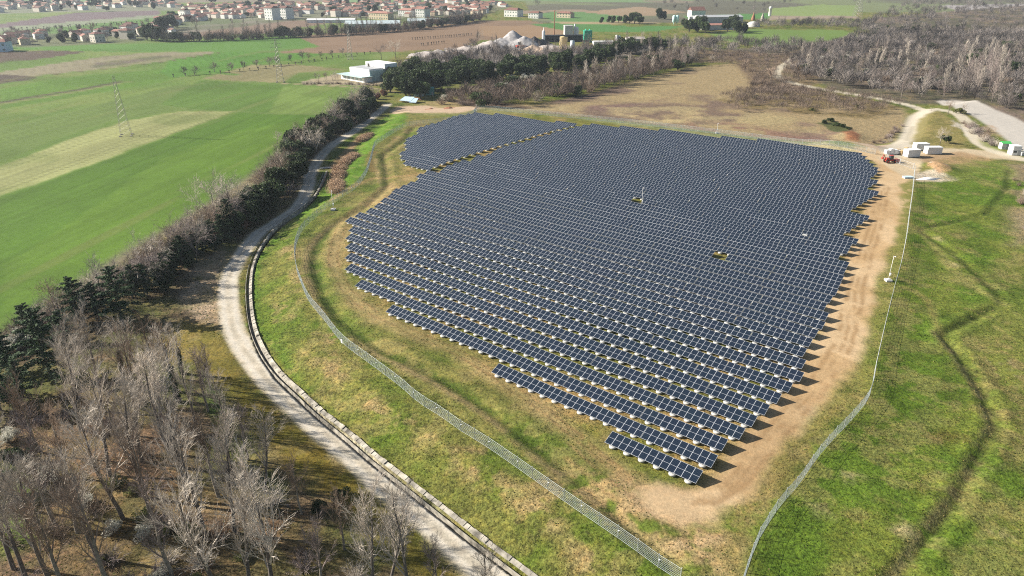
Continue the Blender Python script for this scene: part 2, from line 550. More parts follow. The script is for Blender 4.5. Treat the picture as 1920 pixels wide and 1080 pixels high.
# ---- dry basin
region([(800, 186), (860, 178), (1000, 190), (1120, 165), (1200, 142), (1290, 122), (1380, 112), (1420, 120), (1450, 150), (1490, 150), (1560, 168), (1650, 184), (1700, 196), (1702, 225), (1672, 262),
        (1590, 268), (1500, 262), (1440, 254), (1300, 238), (1200, 227), (1110, 219), (1000, 211), (890, 200)], (178, 160, 122), 3, 1, col2=(134, 116, 102), z2=sstep(0.42, 0.60, n40), c=3, t=1.0)
stripe = fbm(GX * 0.35 + GY * 0.25, GY * 1.2 - GX * 0.5, 20, 4, 61)
region([(1100, 180), (1250, 175), (1400, 205), (1600, 235), (1560, 262), (1400, 235), (1250, 205), (1100, 205)], (140, 116, 108), 4, 0.8, noise=sstep(0.42, 0.6, stripe))
region([(830, 198), (1000, 196), (1140, 182), (1260, 160), (1400, 180), (1500, 215), (1650, 240), (1590, 262), (1440, 248), (1200, 222), (1000, 208)], (192, 178, 134), 4, 0.6, noise=sstep(0.52, 0.66, fbm(GX, GY * 2.2, 26, 5, 66)))
region([(1140, 205), (1300, 200), (1360, 222), (1250, 222)], (206, 188, 140), 5, 0.8, noise=sstep(0.35, 0.6, n10))
region([(1290, 215), (1400, 225), (1540, 255), (1440, 250), (1290, 235)], (150, 112, 104), 4, 0.6, noise=sstep(0.4, 0.6, n10))
region([(1280, 86), (1500, 100), (1540, 150), (1480, 168), (1420, 166), (1380, 112), (1290, 112)], (136, 118, 96), 3, 0.9, t=1.3)
region([(1340, 180), (1420, 165), (1550, 165), (1690, 192), (1640, 215), (1500, 205), (1400, 195)], (138, 124, 84), 4, 0.85, noise=sstep(0.3, 0.5, n10), t=1.3)
region([(1535, 222), (1560, 219), (1590, 232), (1600, 246), (1570, 242)], (92, 104, 62), 1, 0.9)
region([(1580, 240), (1600, 236), (1618, 248), (1612, 258), (1585, 255)], (166, 112, 82), 1.5, 0.9)
region([(790, 205), (1000, 203), (1000, 212), (880, 216), (790, 216)], (160, 158, 104), 2, 0.8)
# strip along the far fence
region([(1100, 222), (1300, 242), (1440, 258), (1640, 292), (1650, 300), (1560, 290), (1400, 268), (1200, 240), (1060, 228)], (150, 160, 112), 1.5, 0.9)
region([(1490, 262), (1560, 262), (1680, 272), (1700, 285), (1640, 290), (1560, 272)], (214, 192, 168), 1.5, 1, c=2, t=0.4)
region([(1300, 254), (1480, 266), (1600, 286), (1660, 300), (1650, 306), (1540, 284), (1400, 270)], (214, 196, 160), 1.0, 0.6)
# ---- sandy yard at the far left corner
region([(730, 200), (745, 192), (800, 190), (870, 196), (905, 203), (860, 212), (770, 211), (735, 206)], (220, 194, 166), 1.5, 1, c=2, t=0.4)
region([(790, 185), (830, 180), (900, 196), (880, 200), (820, 195)], (176, 160, 112), 2, 0.9)
region([(770, 226), (830, 224), (880, 212), (900, 212), (830, 240), (770, 248), (745, 300), (735, 330), (730, 300), (748, 262)], (176, 156, 110), 2, 0.6, noise=sstep(0.35, 0.6, n3), c=None)
# ---- landfill slope between drain and fence, and inside the fence
slope = CHANNEL_PX[2:] + [(1300, 1100), (1160, 1010), (1000, 900), (850, 775), (740, 705), (640, 620), (572, 545), (553, 480), (566, 430), (620, 385), (680, 345), (700, 280), (765, 236), (735, 205), (690, 240), (640, 285)]
region(slope, (104, 126, 46), 1.2, 1, col2=(136, 138, 72), z2=sstep(0.38, 0.62, n10), t=1.3)
region([(700, 225), (735, 205), (765, 215), (755, 236), (700, 272), (690, 315), (650, 360), (580, 395), (500, 450), (478, 520), (474, 580), (500, 640), (470, 600), (466, 520), (480, 465), (530, 412), (600, 350), (640, 300)], (104, 146, 44), 1.5, 0.9, t=1.0)
region([(490, 585), (520, 690), (570, 735), (620, 770), (560, 690), (520, 620)], (92, 132, 34), 2, 0.8, noise=sstep(0.3, 0.5, n10))
for a, b, r in ((540, 470, 22), (530, 575, 24), (620, 640, 30), (560, 520, 20), (610, 680, 40), (900, 870, 60), (700, 760, 45), (1000, 960, 60), (780, 800, 35), (1100, 1040, 50)):
    region([(a - r, b - r * .6), (a + r * .5, b - r * .5), (a + r, b + r * .6), (a - r * .2, b + r * .5)], (186, 160, 118), 2.5, 0.75, noise=sstep(0.42, 0.6, n3))
# array ground: grass near the front, worn ground further back
region([(690, 560), (650, 500), (650, 430), (760, 330), (745, 290), (890, 212), (1100, 225), (1640, 300), (1640, 420), (1560, 600), (1500, 700), (1340, 890), (1240, 900), (1100, 820), (900, 700)], (134, 134, 66), 3, 1,
       col2=(176, 152, 100), z2=sstep(0.45, 0.65, n10), t=1.2)
# inner ditch, track and ridges on the left of the array
stroke(DITCH2_PX, 2.2, (82, 104, 38), 1.0, 0.85, noise=sstep(0.25, 0.5, n3))
stroke([(a - 16, b + 9) for a, b in DITCH2_PX[:16]], 1.4, (186, 164, 120), 0.8, 0.7, noise=sstep(0.3, 0.55, n10))
region([(660, 420), (700, 370), (770, 335), (800, 330), (700, 400), (660, 450), (640, 520), (690, 590), (760, 625), (690, 610), (640, 560), (624, 500), (634, 440)], (196, 172, 122), 2, 0.45)
TR = [(1330, 985), (1250, 950), (1160, 885), (1055, 800), (950, 722), (850, 660), (745, 612), (668, 565), (632, 512), (628, 462), (650, 415), (700, 372), (750, 340), (810, 322)]
stroke(TR, 3.6, (190, 168, 118), 1.6, 0.8, noise=sstep(0.15, 0.5, n10 * .6 + n3 * .4), t=0.8)
stroke([(a - 8, b - 1) for a, b in TR], 0.5, (150, 122, 84), 0.3, 0.6, noise=sstep(0.2, 0.5, n3))
stroke([(a + 9, b - 3) for a, b in TR], 0.5, (150, 122, 84), 0.3, 0.6, noise=sstep(0.2, 0.5, n3))
stroke([(620, 372), (660, 350), (700, 335), (740, 332), (800, 325), (850, 318)], 2.2, (190, 160, 112), 1.2, 0.8)
stroke([(735, 350), (725, 315), (722, 290), (740, 262), (775, 240), (790, 232)], 2.4, (168, 140, 104), 1.2, 0.5, noise=sstep(0.3, 0.6, n3))
region([(960, 905), (1100, 870), (1290, 930), (1380, 1000), (1370, 1080), (1300, 1075), (1200, 1010), (1080, 950)], (200, 172, 126), 3, 0.8, noise=sstep(0.38, 0.56, n3))
for dx_, dy_ in ((0, 0), (-22, 10), (26, -10)):
    stroke([(1060 + dx_, 830 + dy_), (1150 + dx_, 905 + dy_), (1240 + dx_, 975 + dy_), (1330 + dx_, 1010 + dy_ * .4), (1400, 960 + dy_), (1450 + dx_ * .4, 890)], 0.6, (176, 146, 104), 0.4, 0.6, noise=sstep(0.3, 0.55, n3))
region([(1180, 915), (1290, 925), (1420, 905), (1440, 930), (1400, 1010), (1340, 1050), (1260, 1030), (1190, 975)], (216, 186, 144), 2.5, 0.9, noise=sstep(0.36, 0.52, n10 * .4 + n3 * .6))
# ---- wide dirt strip on the right of the array
DIRT = [(1595, 284), (1665, 290), (1712, 305), (1716, 322), (1706, 352), (1692, 420), (1666, 480), (1646, 545), (1628, 620), (1600, 690), (1556, 742), (1500, 800), (1450, 855), (1404, 925), (1350, 975), (1290, 985), (1225, 962),
        (1190, 932), (1235, 905), (1280, 920), (1310, 915), (1352, 868), (1400, 808), (1450, 745), (1500, 690), (1530, 620), (1560, 545), (1590, 470), (1610, 420), (1645, 330), (1640, 305)]
region(DIRT, (226, 197, 156), 1.6, 1, c=2, col2=(212, 180, 136), z2=sstep(0.42, 0.6, n10), t=0.35)
for off, wd in ((16, 0.9), (34, 0.8), (52, 1.0)):
    stroke([(1640 + off * .5, 350), (1618 + off * .6, 430), (1590 + off * .7, 510), (1570 + off * .8, 580), (1545 + off * .9, 650), (1505 + off, 715), (1440 + off * 1.1, 785), (1385 + off * 1.1, 850), (1345 + off, 905), (1290 + off, 945)], wd, (176, 144, 104), 0.45, 0.75,
           noise=sstep(0.3, 0.6, n3))
region([(1690, 350), (1712, 330), (1706, 420), (1694, 480), (1676, 540), (1660, 600), (1640, 690), (1628, 735), (1600, 730), (1624, 660), (1644, 590), (1660, 520), (1680, 440)], (138, 140, 72), 1.2, 0.9, noise=sstep(0.28, 0.5, n3))
region([(1600, 745), (1570, 770), (1500, 850), (1430, 960), (1370, 1060), (1340, 1040), (1400, 930), (1460, 850), (1540, 770)], (160, 146, 88), 1.5, 0.85, noise=sstep(0.3, 0.5, n3))
# ---- meadow on the far right
MEAD = [(1718, 330), (1800, 330), (1860, 300), (1930, 320), (2700, 560), (2300, 1400), (1390, 1110), (1440, 985), (1530, 868), (1632, 745), (1660, 620), (1695, 480), (1712, 400)]
region(MEAD, (104, 132, 46), 0.8, 1, col2=(126, 140, 60), z2=sstep(0.36, 0.62, n10), t=1.2)
region([(1718, 340), (1745, 338), (1745, 420), (1760, 520), (1700, 700), (1700, 860), (1560, 900), (1640, 740), (1668, 610), (1696, 490), (1712, 400)], (88, 112, 36), 1.5, 0.75, noise=sstep(0.25, 0.55, n40))
region(MEAD, (66, 94, 28), 1, 0.5, noise=sstep(0.50, 0.62, fbm(GX, GY, 7, 5, 91)) * sstep(0.35, 0.6, n40))
region(MEAD, (150, 142, 92), 1, 0.35, noise=sstep(0.56, 0.68, fbm(GX, GY, 9, 5, 95)))
region([(1760, 628), (1850, 740), (1872, 800), (1835, 872), (1740, 1010), (1660, 1110), (2400, 1200), (2600, 600), (1960, 320), (1890, 330), (1880, 545)], (132, 138, 70), 3, 0.7, noise=sstep(0.3, 0.6, n10 * 0.5 + n40 * 0.5))
region([(1880, 300), (1960, 300), (1990, 420), (1900, 460), (1890, 380)], (164, 148, 122), 4, 0.85, noise=sstep(0.35, 0.55, n10))
region([(1800, 690), (1880, 620), (1990, 700), (1960, 900), (1850, 860)], (150, 138, 90), 4, 0.7, noise=sstep(0.45, 0.6, n3))
for a, b, r in ((1700, 1000, 22), (1690, 995, 16), (1600, 890, 18), (1580, 900, 14), (1530, 950, 22), (1850, 880, 26), (1760, 880, 18), (1870, 1000, 30), (1780, 490, 20), (1760, 450, 12), (1880, 690, 28)):
    region([(a - r, b - r * .5), (a + r * .5, b - r * .5), (a + r, b + r * .5), (a - r * .2, b + r * .5)], (188, 170, 134), 1.5, 0.6, noise=sstep(0.4, 0.6, n3))
region([(1720, 818), (1790, 806), (1840, 822), (1800, 840), (1750, 836)], (112, 92, 56), 2, 0.6, noise=sstep(0.35, 0.55, n3))
stroke(DITCH1_PX[8:], 1.6, (78, 90, 40), 0.9, 0.75, noise=sstep(0.3, 0.5, n3))
stroke(DITCH1_PX[:9], 1.3, (80, 88, 44), 0.9, 0.75, noise=sstep(0.2, 0.45, n3))
stroke([(a - 15, b - 4) for a, b in DITCH1_PX[:8]], 1.2, (178, 162, 116), 0.8, 0.6, noise=sstep(0.3, 0.5, n3))
stroke([(1765, 628), (1735, 560), (1700, 540)], 1.5, (150, 140, 88), 0.9, 0.6)
stroke([(1728, 432), (1765, 480), (1800, 520), (1880, 570)], 2.2, (164, 156, 98), 1.2, 0.6, noise=sstep(0.2, 0.5, n3))
# ---- site entrance
region([(1640, 296), (1700, 292), (1770, 276), (1850, 282), (1920, 296), (1960, 308), (1900, 300), (1800, 292), (1730, 306), (1714, 330), (1760, 340), (1722, 342), (1690, 330)], (220, 202, 170), 1.2, 1, c=2, t=0.4)
region([(1722, 292), (1800, 284), (1870, 300), (1800, 318), (1740, 318)], (190, 160, 122), 2, 0.9)
region([(1712, 325), (1760, 322), (1800, 336), (1760, 341), (1718, 338)], (226, 214, 192), 1.0, 0.95)
region([(1735, 316), (1757, 306), (1782, 325), (1762, 328)], (214, 176, 136), 0.6, 0.95)
region([(1742, 311), (1757, 305), (1775, 318), (1765, 314), (1755, 311), (1744, 314)], (238, 226, 210), 0.6, 0.95)
region([(1775, 300), (1880, 300), (1900, 330), (1860, 352), (1780, 336)], (128, 146, 66), 3, 0.8, noise=sstep(0.3, 0.5, n10))
# tracks and the wide road beyond
stroke([(1492, 100), (1484, 108), (1463, 122), (1457, 133), (1464, 141), (1490, 150), (1540, 160), (1600, 170), (1660, 180), (1705, 190), (1745, 203), (1790, 211), (1815, 232), (1826, 258), (1850, 276), (1890, 292), (1990, 312)], 5.6, (232, 222, 198), 0.9, 1, c=1, t=0.3)
stroke([(1457, 133), (1470, 142), (1540, 159), (1660, 180)], 0.7, (150, 146, 100), 0.5, 0.6)
stroke([(1745, 203), (1724, 212), (1716, 232), (1706, 256), (1690, 274), (1672, 290)], 8.5, (230, 220, 200), 1.5, 1, c=1, t=0.3)
stroke([(1712, 230), (1700, 262)], 2.0, (180, 172, 150), 1.0, 0.6)
region([(1722, 218), (1756, 208), (1790, 228), (1812, 262), (1808, 276), (1730, 278), (1708, 270)], (158, 148, 92), 1.5, 0.95, noise=None)
region([(1790, 226), (1812, 240), (1820, 262), (1800, 240), (1786, 236)], (228, 220, 206), 1, 0.9)
stroke([(1795, 186), (1830, 205), (1862, 218), (1900, 242), (1960, 282), (2040, 340)], 18, (222, 216, 206), 1.5, 1, c=1, t=0.3)
region([(1836, 262), (1890, 262), (1880, 284), (1846, 274)], (138, 150, 72), 1.5, 0.8)
region([(1836, 240), (1860, 232), (1880, 255), (1850, 262)], (206, 180, 152), 1.5, 0.8, noise=sstep(0.4, 0.6, n3))
# far thin track through the tree belt, and the railway-like track edge
stroke([(905, 156), (970, 148), (1050, 138), (1120, 122), (1200, 104), (1260, 90), (1330, 76)], 3.0, (164, 158, 128), 0.8, 1, c=1)
region([(790, 118), (850, 95), (900, 90), (930, 74), (1000, 78), (1020, 92), (1100, 88), (1180, 84), (1240, 82), (1180, 100), (1060, 112), (960, 124), (860, 132)], (198, 188, 176), 3, 1, t=0.6)
region([(570, 152), (650, 135), (740, 146), (735, 160), (640, 160), (560, 157)], (196, 180, 152), 1, 0.9, z=LOW)
stroke([(520, 156), (600, 160), (700, 166), (740, 172)], 2.5, (184, 166, 136), 0.8, 0.9, z=LOW)
# ---- woodland floor lower left and the verges of the gravel road
region([(-2500, 700), (0, 640), (140, 560), (250, 490), (350, 425), (440, 370), (520, 330), (570, 290), (640, 232), (700, 190), (728, 196), (620, 272), (578, 330), (555, 385), (480, 440), (430, 510), (425, 600), (500, 710), (660, 860), (930, 1100), (1500, 2400), (-2500, 2400)],
       (124, 108, 84), 2, 1, col2=(104, 108, 60), z2=sstep(0.42, 0.62, n10), t=1.2, z=LOW)
region([(60, 760), (200, 700), (330, 800), (420, 900), (600, 1000), (700, 1100), (0, 1100)], (140, 112, 88), 4, 0.6, noise=sstep(0.35, 0.6, n40), z=LOW)
region([(0, 900), (60, 890), (60, 1010), (0, 1040)], (96, 136, 48), 3, 0.9, z=LOW)
region([(395, 600), (425, 640), (455, 700), (545, 780), (700, 910), (780, 985), (880, 1090), (800, 1090), (690, 1000), (560, 900), (460, 790), (380, 700), (330, 640)], (140, 124, 52), 2, 0.95, col2=(120, 112, 50), z2=sstep(0.4, 0.6, n10), t=0.8, z=LOW)
region([(375, 700), (400, 730), (440, 800), (420, 810), (390, 760)], (70, 104, 34), 1, 0.9, z=LOW)
region([(340, 560), (350, 500), (420, 465), (435, 480), (428, 560), (440, 620), (400, 610), (360, 595)], (200, 178, 150), 2, 0.9, noise=sstep(0.25, 0.55, n3), z=LOW)
region([(300, 640), (350, 600), (420, 620), (440, 660), (400, 680), (330, 680)], (150, 136, 70), 2, 0.8, z=LOW)
stroke([(a + 24, b - 4) for a, b in ROAD_PX[8:]], 3.0, (140, 130, 66), 1.2, 0.85, noise=sstep(0.2, 0.5, n3), z=LOW)
stroke([(700, 232), (660, 270), (625, 305), (606, 340), (580, 372)], 6, (84, 112, 36), 1.5, 0.9, z=LOW)
stroke([(640, 330), (625, 310), (650, 280), (680, 248)], 3.0, (176, 148, 112), 1.2, 0.9, z=-1)
stroke([(700, 320), (692, 300), (700, 285)], 3.0, (150, 122, 84), 1, 0.7)
# the gravel road itself, wheel tracks paler
ROADW = catmull(np.array([back(a, b, LOW)[:2] for a, b in ROAD_PX]), 2.5)
stroke(None, 4.3, (238, 228, 208), 0.55, 1.0, c=1, t=0.35, world_pts=ROADW, smooth=False)
stroke(None, 0.9, (176, 166, 146), 0.5, 0.5, noise=sstep(0.3, 0.55, n3), world_pts=ROADW, smooth=False)
for o_ in (-1.1, 1.1):
    nn_ = np.gradient(ROADW, axis=0); nn_ = np.c_[-nn_[:, 1], nn_[:, 0]] / np.linalg.norm(nn_, axis=1)[:, None]
    stroke(None, 0.7, (240, 234, 222), 0.3, 0.5, world_pts=ROADW + nn_ * o_, smooth=False)
    stroke(None, 1.2, (168, 158, 124), 0.7, 0.55, noise=sstep(0.45, 0.6, n3), world_pts=ROADW + nn_ * o_ * 2.0, smooth=False)
rough_ = (cls == 0) & (tuft > 0.8)
cov[:] = mixc(cov, DGR, 0.3 * rough_ * sstep(0.52, 0.66, fbm(GX, GY, 4.5, 5, 97)))
cov[:] = mixc(cov, TAN * 0.85, 0.28 * rough_ * sstep(0.57, 0.68, fbm(GX, GY, 5.5, 5, 99)))
cov *= (0.90 + 0.20 * n40)[:, None]
cov = np.clip(cov, 0.004, 0.8)

def ground_material():
    m = bpy.data.materials.new("land_cover")
    m.use_nodes = True
    nt = m.node_tree
    L = nt.links.new
    b = nt.nodes["Principled BSDF"]
    b.inputs["Roughness"].default_value = 0.95
    b.inputs["Specular IOR Level"].default_value = 0.1
    at = nt.nodes.new("ShaderNodeAttribute"); at.attribute_name = "cover"
    tf = nt.nodes.new("ShaderNodeAttribute"); tf.attribute_name = "tuft"
    geo = nt.nodes.new("ShaderNodeNewGeometry")
    def noise(scale, det=5, rough=0.6):
        n = nt.nodes.new("ShaderNodeTexNoise")
        n.inputs["Scale"].default_value = scale
        n.inputs["Detail"].default_value = det
        n.inputs["Roughness"].default_value = rough
        L(geo.outputs["Position"], n.inputs["Vector"])
        return n
    def mth(op, a, bb=None):
        n = nt.nodes.new("ShaderNodeMath"); n.operation = op
        for k, v in ((0, a), (1, bb)):
            if v is None: continue
            if isinstance(v, (int, float)): n.inputs[k].default_value = v
            else: L(v, n.inputs[k])
        return n.outputs[0]
    f1, f2, f3 = noise(1.9, 6), noise(0.45, 4), noise(5.0, 3)
    s = mth('ADD', mth('MULTIPLY', mth('SUBTRACT', f1.outputs["Fac"], 0.5), 2.2), mth('MULTIPLY', mth('SUBTRACT', f2.outputs["Fac"], 0.5), 1.2))
    s = mth('ADD', s, mth('MULTIPLY', mth('SUBTRACT', f3.outputs["Fac"], 0.5), 2.2))
    s = mth('MULTIPLY', s, tf.outputs["Fac"])
    s = mth('ADD', mth('MAXIMUM', s, -0.65), 1.0)
    vm = nt.nodes.new("ShaderNodeVectorMath"); vm.operation = 'SCALE'
    L(at.outputs["Color"], vm.inputs[0]); L(s, vm.inputs["Scale"])
    # tone shift between straw and green
    mx = nt.nodes.new("ShaderNodeMix"); mx.data_type = 'RGBA'; mx.blend_type = 'MULTIPLY'
    mr = nt.nodes.new("ShaderNodeMapRange")
    mr.inputs["From Min"].default_value = 0.45; mr.inputs["From Max"].default_value = 0.65
    f4 = noise(0.9, 4)
    L(f4.outputs["Fac"], mr.inputs["Value"])
    L(mth('MULTIPLY', mr.outputs[0], mth('MULTIPLY', tf.outputs["Fac"], 0.6)), mx.inputs["Factor"])
    L(vm.outputs[0], mx.inputs["A"])
    mx.inputs["B"].default_value = (1.22, 1.06, 0.95, 1)
    L(mx.outputs["Result"], b.inputs["Base Color"])
    bp = nt.nodes.new("ShaderNodeBump")
    bp.inputs["Distance"].default_value = 0.25
    L(mth('MULTIPLY', tf.outputs["Fac"], 0.55), bp.inputs["Strength"])
    L(mth('ADD', f1.outputs["Fac"], mth('MULTIPLY', f3.outputs["Fac"], 0.4)), bp.inputs["Height"])
    L(bp.outputs[0], b.inputs["Normal"])
    return m

MG = ground_material()
nr, na = gshape
idx = np.arange(nr * na).reshape(nr, na)
quads = np.stack([idx[:-1, :-1].ravel(), idx[1:, :-1].ravel(), idx[1:, 1:].ravel(), idx[:-1, 1:].ravel()], 1)[:, ::-1]
qcls = np.max(cls[quads], axis=1)
POS = np.stack([GX, GY, GZ], 1)
for c, name in ((0, 'grassland'), (1, 'gravel_road'), (2, 'dirt_track'), (3, 'dry_basin_ground'), (4, 'ploughed_field')):
    q = quads[qcls == c]
    if not len(q): continue
    used, inv = np.unique(q, return_inverse=True)
    me = add_mesh(name, POS[used], inv.reshape(q.shape), MG, smooth=True)
    a = me.attributes.new("cover", 'FLOAT_COLOR', 'POINT')
    a.data.foreach_set("color", np.c_[cov[used], np.ones(len(used))].astype(np.float32).ravel())
    a = me.attributes.new("tuft", 'FLOAT', 'POINT')
    a.data.foreach_set("value", tuft[used].astype(np.float32))
    tag(link(bpy.data.objects.new(name, me)), kind='structure')

# ------------------------------------------------------------------ loose tufts and weeds standing on the rough grass
def grass_tufts():
    rs = np.random.RandomState(17)
    cand = np.nonzero((cls == 0) & (tuft > 0.85) & (dist < 260) & (np.abs(np.arctan2(GX, GY)) < 0.87))[0]
    w = dist[cand] ** 2 * sstep(260, 110, dist[cand]) * (0.25 + sstep(0.45, 0.62, n3[cand]))
    pick = rs.choice(cand, 60000, p=w / w.sum())
    P = POS[pick] + np.c_[rs.normal(0, .35, len(pick)), rs.normal(0, .35, len(pick)), np.zeros(len(pick))]
    n = len(P)
    a = rs.uniform(0, 2 * math.pi, n)
    s = rs.uniform(0.05, 0.12, n)[:, None] * (0.7 + dist[pick] / 300)[:, None]
    u = np.c_[np.cos(a), np.sin(a), np.zeros(n)] * s
    up = np.c_[rs.normal(0, .4, n), rs.normal(0, .4, n), np.ones(n)] * s * 1.1
    V = np.stack([P - u, P + u, P + u * .5 + up, P - u * .6 + up], 1).reshape(-1, 3)
    V[:, 2] -= 0.02
    ms = [material("grass_blades", tuple(alb(92, 122, 38)), 0.9, transl=0.35), material("straw_blades", tuple(alb(176, 160, 104)), 0.9, transl=0.35), material("dark_blades", tuple(alb(66, 88, 30)), 0.9, transl=0.3)]
    mi = np.where(n10[pick] + rs.normal(0, .12, n) > 0.56, 1, np.where(rs.uniform(0, 1, n) < .2, 2, 0))
    me = add_mesh('grass_tufts', V, np.arange(n * 4).reshape(-1, 4), ms, mi)
    tag(link(bpy.data.objects.new('grass_tufts', me)), 'loose tufts of green and straw coloured grass around the array', 'grass', kind='stuff')
grass_tufts()

# ------------------------------------------------------------------ solar array
az = math.radians(-39.2)
RD, PD = np.array([math.cos(az), math.sin(az)]), np.array([-math.sin(az), math.cos(az)])
MW, ML, TILT, ZF = 1.134, 2.28, math.radians(21.5), 0.55
GAP, ROWP = 0.10, 4.4
M_glass = None
def glass_material():
    m = bpy.data.materials.new("solar_glass")
    m.use_nodes = True
    nt = m.node_tree; L = nt.links.new
    b = nt.nodes["Principled BSDF"]
    tc = nt.nodes.new("ShaderNodeTexCoord")
    sx = nt.nodes.new("ShaderNodeSeparateXYZ"); L(tc.outputs["UV"], sx.inputs[0])
    def mth(op, a, bb=None):
        n = nt.nodes.new("ShaderNodeMath"); n.operation = op
        for k, v in ((0, a), (1, bb)):
            if v is None: continue
            if isinstance(v, (int, float)): n.inputs[k].default_value = v
            else: L(v, n.inputs[k])
        return n.outputs[0]
    # cell gaps: six columns of cells across one panel
    fx = mth('ABSOLUTE', mth('SUBTRACT', mth('FRACT', mth('MULTIPLY', sx.outputs[0], 6)), 0.5))
    gx = mth('GREATER_THAN', fx, 0.455)
    oi = nt.nodes.new("ShaderNodeObjectInfo")
    mx = nt.nodes.new("ShaderNodeMix"); mx.data_type = 'RGBA'
    mx.inputs["A"].default_value = (0.009, 0.015, 0.026, 1)
    mx.inputs["B"].default_value = (0.045, 0.056, 0.080, 1)
    L(gx, mx.inputs["Factor"])
    m2 = nt.nodes.new("ShaderNodeMix"); m2.data_type = 'RGBA'; m2.blend_type = 'MULTIPLY'
    m2.inputs["Factor"].default_value = 1
    L(mx.outputs["Result"], m2.inputs["A"])
    no = nt.nodes.new("ShaderNodeTexNoise"); no.inputs["Scale"].default_value = 0.35
    geo = nt.nodes.new("ShaderNodeNewGeometry"); L(geo.outputs["Position"], no.inputs["Vector"])
    cr = nt.nodes.new("ShaderNodeMix"); cr.data_type = 'RGBA'
    cr.inputs["A"].default_value = (0.85, 1.05, 1.0, 1); cr.inputs["B"].default_value = (1.1, 1.0, 1.12, 1)
    L(no.outputs["Fac"], cr.inputs["Factor"]); L(cr.outputs["Result"], m2.inputs["B"])
    L(m2.outputs["Result"], b.inputs["Base Color"])
    b.inputs["Roughness"].default_value = 0.22
    b.inputs["Specular IOR Level"].default_value = 0.32
    return m
M_glass = glass_material()
M_frame = material("aluminium_frame", (0.55, 0.58, 0.63), 0.5, 0.3, spec=0.4)
M_white = material("white_concrete", (0.43, 0.43, 0.415), 0.85, var=0.08, scale=3)
M_galv = material("galvanised_steel", (0.50, 0.52, 0.54), 0.5, 0.5)

def module_shapes(mb, x0):
    """one framed panel lying flat, its lower edge on y=0, x from x0 to x0+MW"""
    x1 = x0 + MW
    f, t, h = 0.030, 0.04, ML / 2
    g = 0.006
    a, b_ = x0 + g, x1 - g
    mb.box(((a + b_) / 2, ML / 2, -0.02), (b_ - a, ML, 0.036), 1)
    # glass, two half-panels, standing 3 mm proud of the tray
    for y0, y1 in ((f, h - 0.016), (h + 0.016, ML - f)):
        mb.quad((a + f, y0, 0.003), (b_ - f, y0, 0.003), (b_ - f, y1, 0.003), (a + f, y1, 0.003), 0)

def with_uv(me, n_mod):
    uv = me.uv_layers.new(name="UVMap")
    co = np.empty(len(me.vertices) * 3, np.float32); me.vertices.foreach_get("co", co)
    li = np.empty(len(me.loops), np.int32); me.loops.foreach_get("vertex_index", li)
    co = co.reshape(-1, 3)[li]
    arr = np.stack([co[:, 0] / MW, co[:, 1] / ML], 1).astype(np.float32)
    uv.data.foreach_set("uv", arr.ravel())
    return me

_mb = MB(); module_shapes(_mb, 0.0)
ME_module = with_uv(_mb.mesh("solar_module", [M_glass, M_frame]), 1)
_mb = MB(); _mb.lathe([(0.0, 0), (0.50, 0), (0.53, 0.03), (0.53, 0.20), (0.47, 0.25), (0.0, 0.26)], n=18)
ME_ballast = _mb.mesh("ballast", [M_white], True)
ct, st = math.cos(TILT), math.sin(TILT)

def ballast_xs(n):
    k = max(1, round(n / 2.25))
    return [(i + 0.5) * n * MW / k for i in range(k)]

BY = 0.33      # ballast centre behind the front edge
_mb = MB()
_mb.box((0, 0.03, (0.25 + ZF + 0.36 / ct * st) / 2 - 0.03), (0.07, 0.07, ZF + 0.36 / ct * st - 0.30))
_mb.tube((0, 0.25, 0.24), (0, 1.55 - BY, ZF + 1.55 / ct * st - 0.08), 0.035, n=4)
_mb.tube((0, 0.25 - BY, ZF + 0.25 / ct * st - 0.075), (0, 1.95 - BY, ZF + 1.95 / ct * st - 0.075), 0.03, n=4)
ME_support = _mb.mesh("support_frame", [M_galv])

def rail_mesh(n):
    mb = MB()
    mb.box((n * MW / 2, 0, 0), (n * MW - 0.05, 0.05, 0.045))
    return mb.mesh("rail", [M_galv])

_cache_t = {}
def table_full(n):
    """a table of n panels with every panel, ballast and rail as a part; origin at its lower-left ground corner"""
    if ('f', n) in _cache_t:
        return copy_tree(_cache_t[('f', n)])
    r = empty('solar_table', (0, 0, 0))
    tilt = (TILT, 0, 0)
    for i in range(n):
        o = link(bpy.data.objects.new('solar_panel', ME_module), r)
        o.location = (i * MW, 0, ZF); o.rotation_euler = tilt
    me = rail_mesh(n)
    for yy in (0.5, 1.75):
        o = link(bpy.data.objects.new('rail', me), r)
        o.location = (0, yy * ct + 0.03, ZF + yy * st - 0.068); o.rotation_euler = tilt
    for x in ballast_xs(n):
        o = link(bpy.data.objects.new('ballast', ME_ballast), r)
        o.location = (x, BY, 0)
        link(bpy.data.objects.new('support_frame', ME_support), o)
    _cache_t[('f', n)] = r
    return r

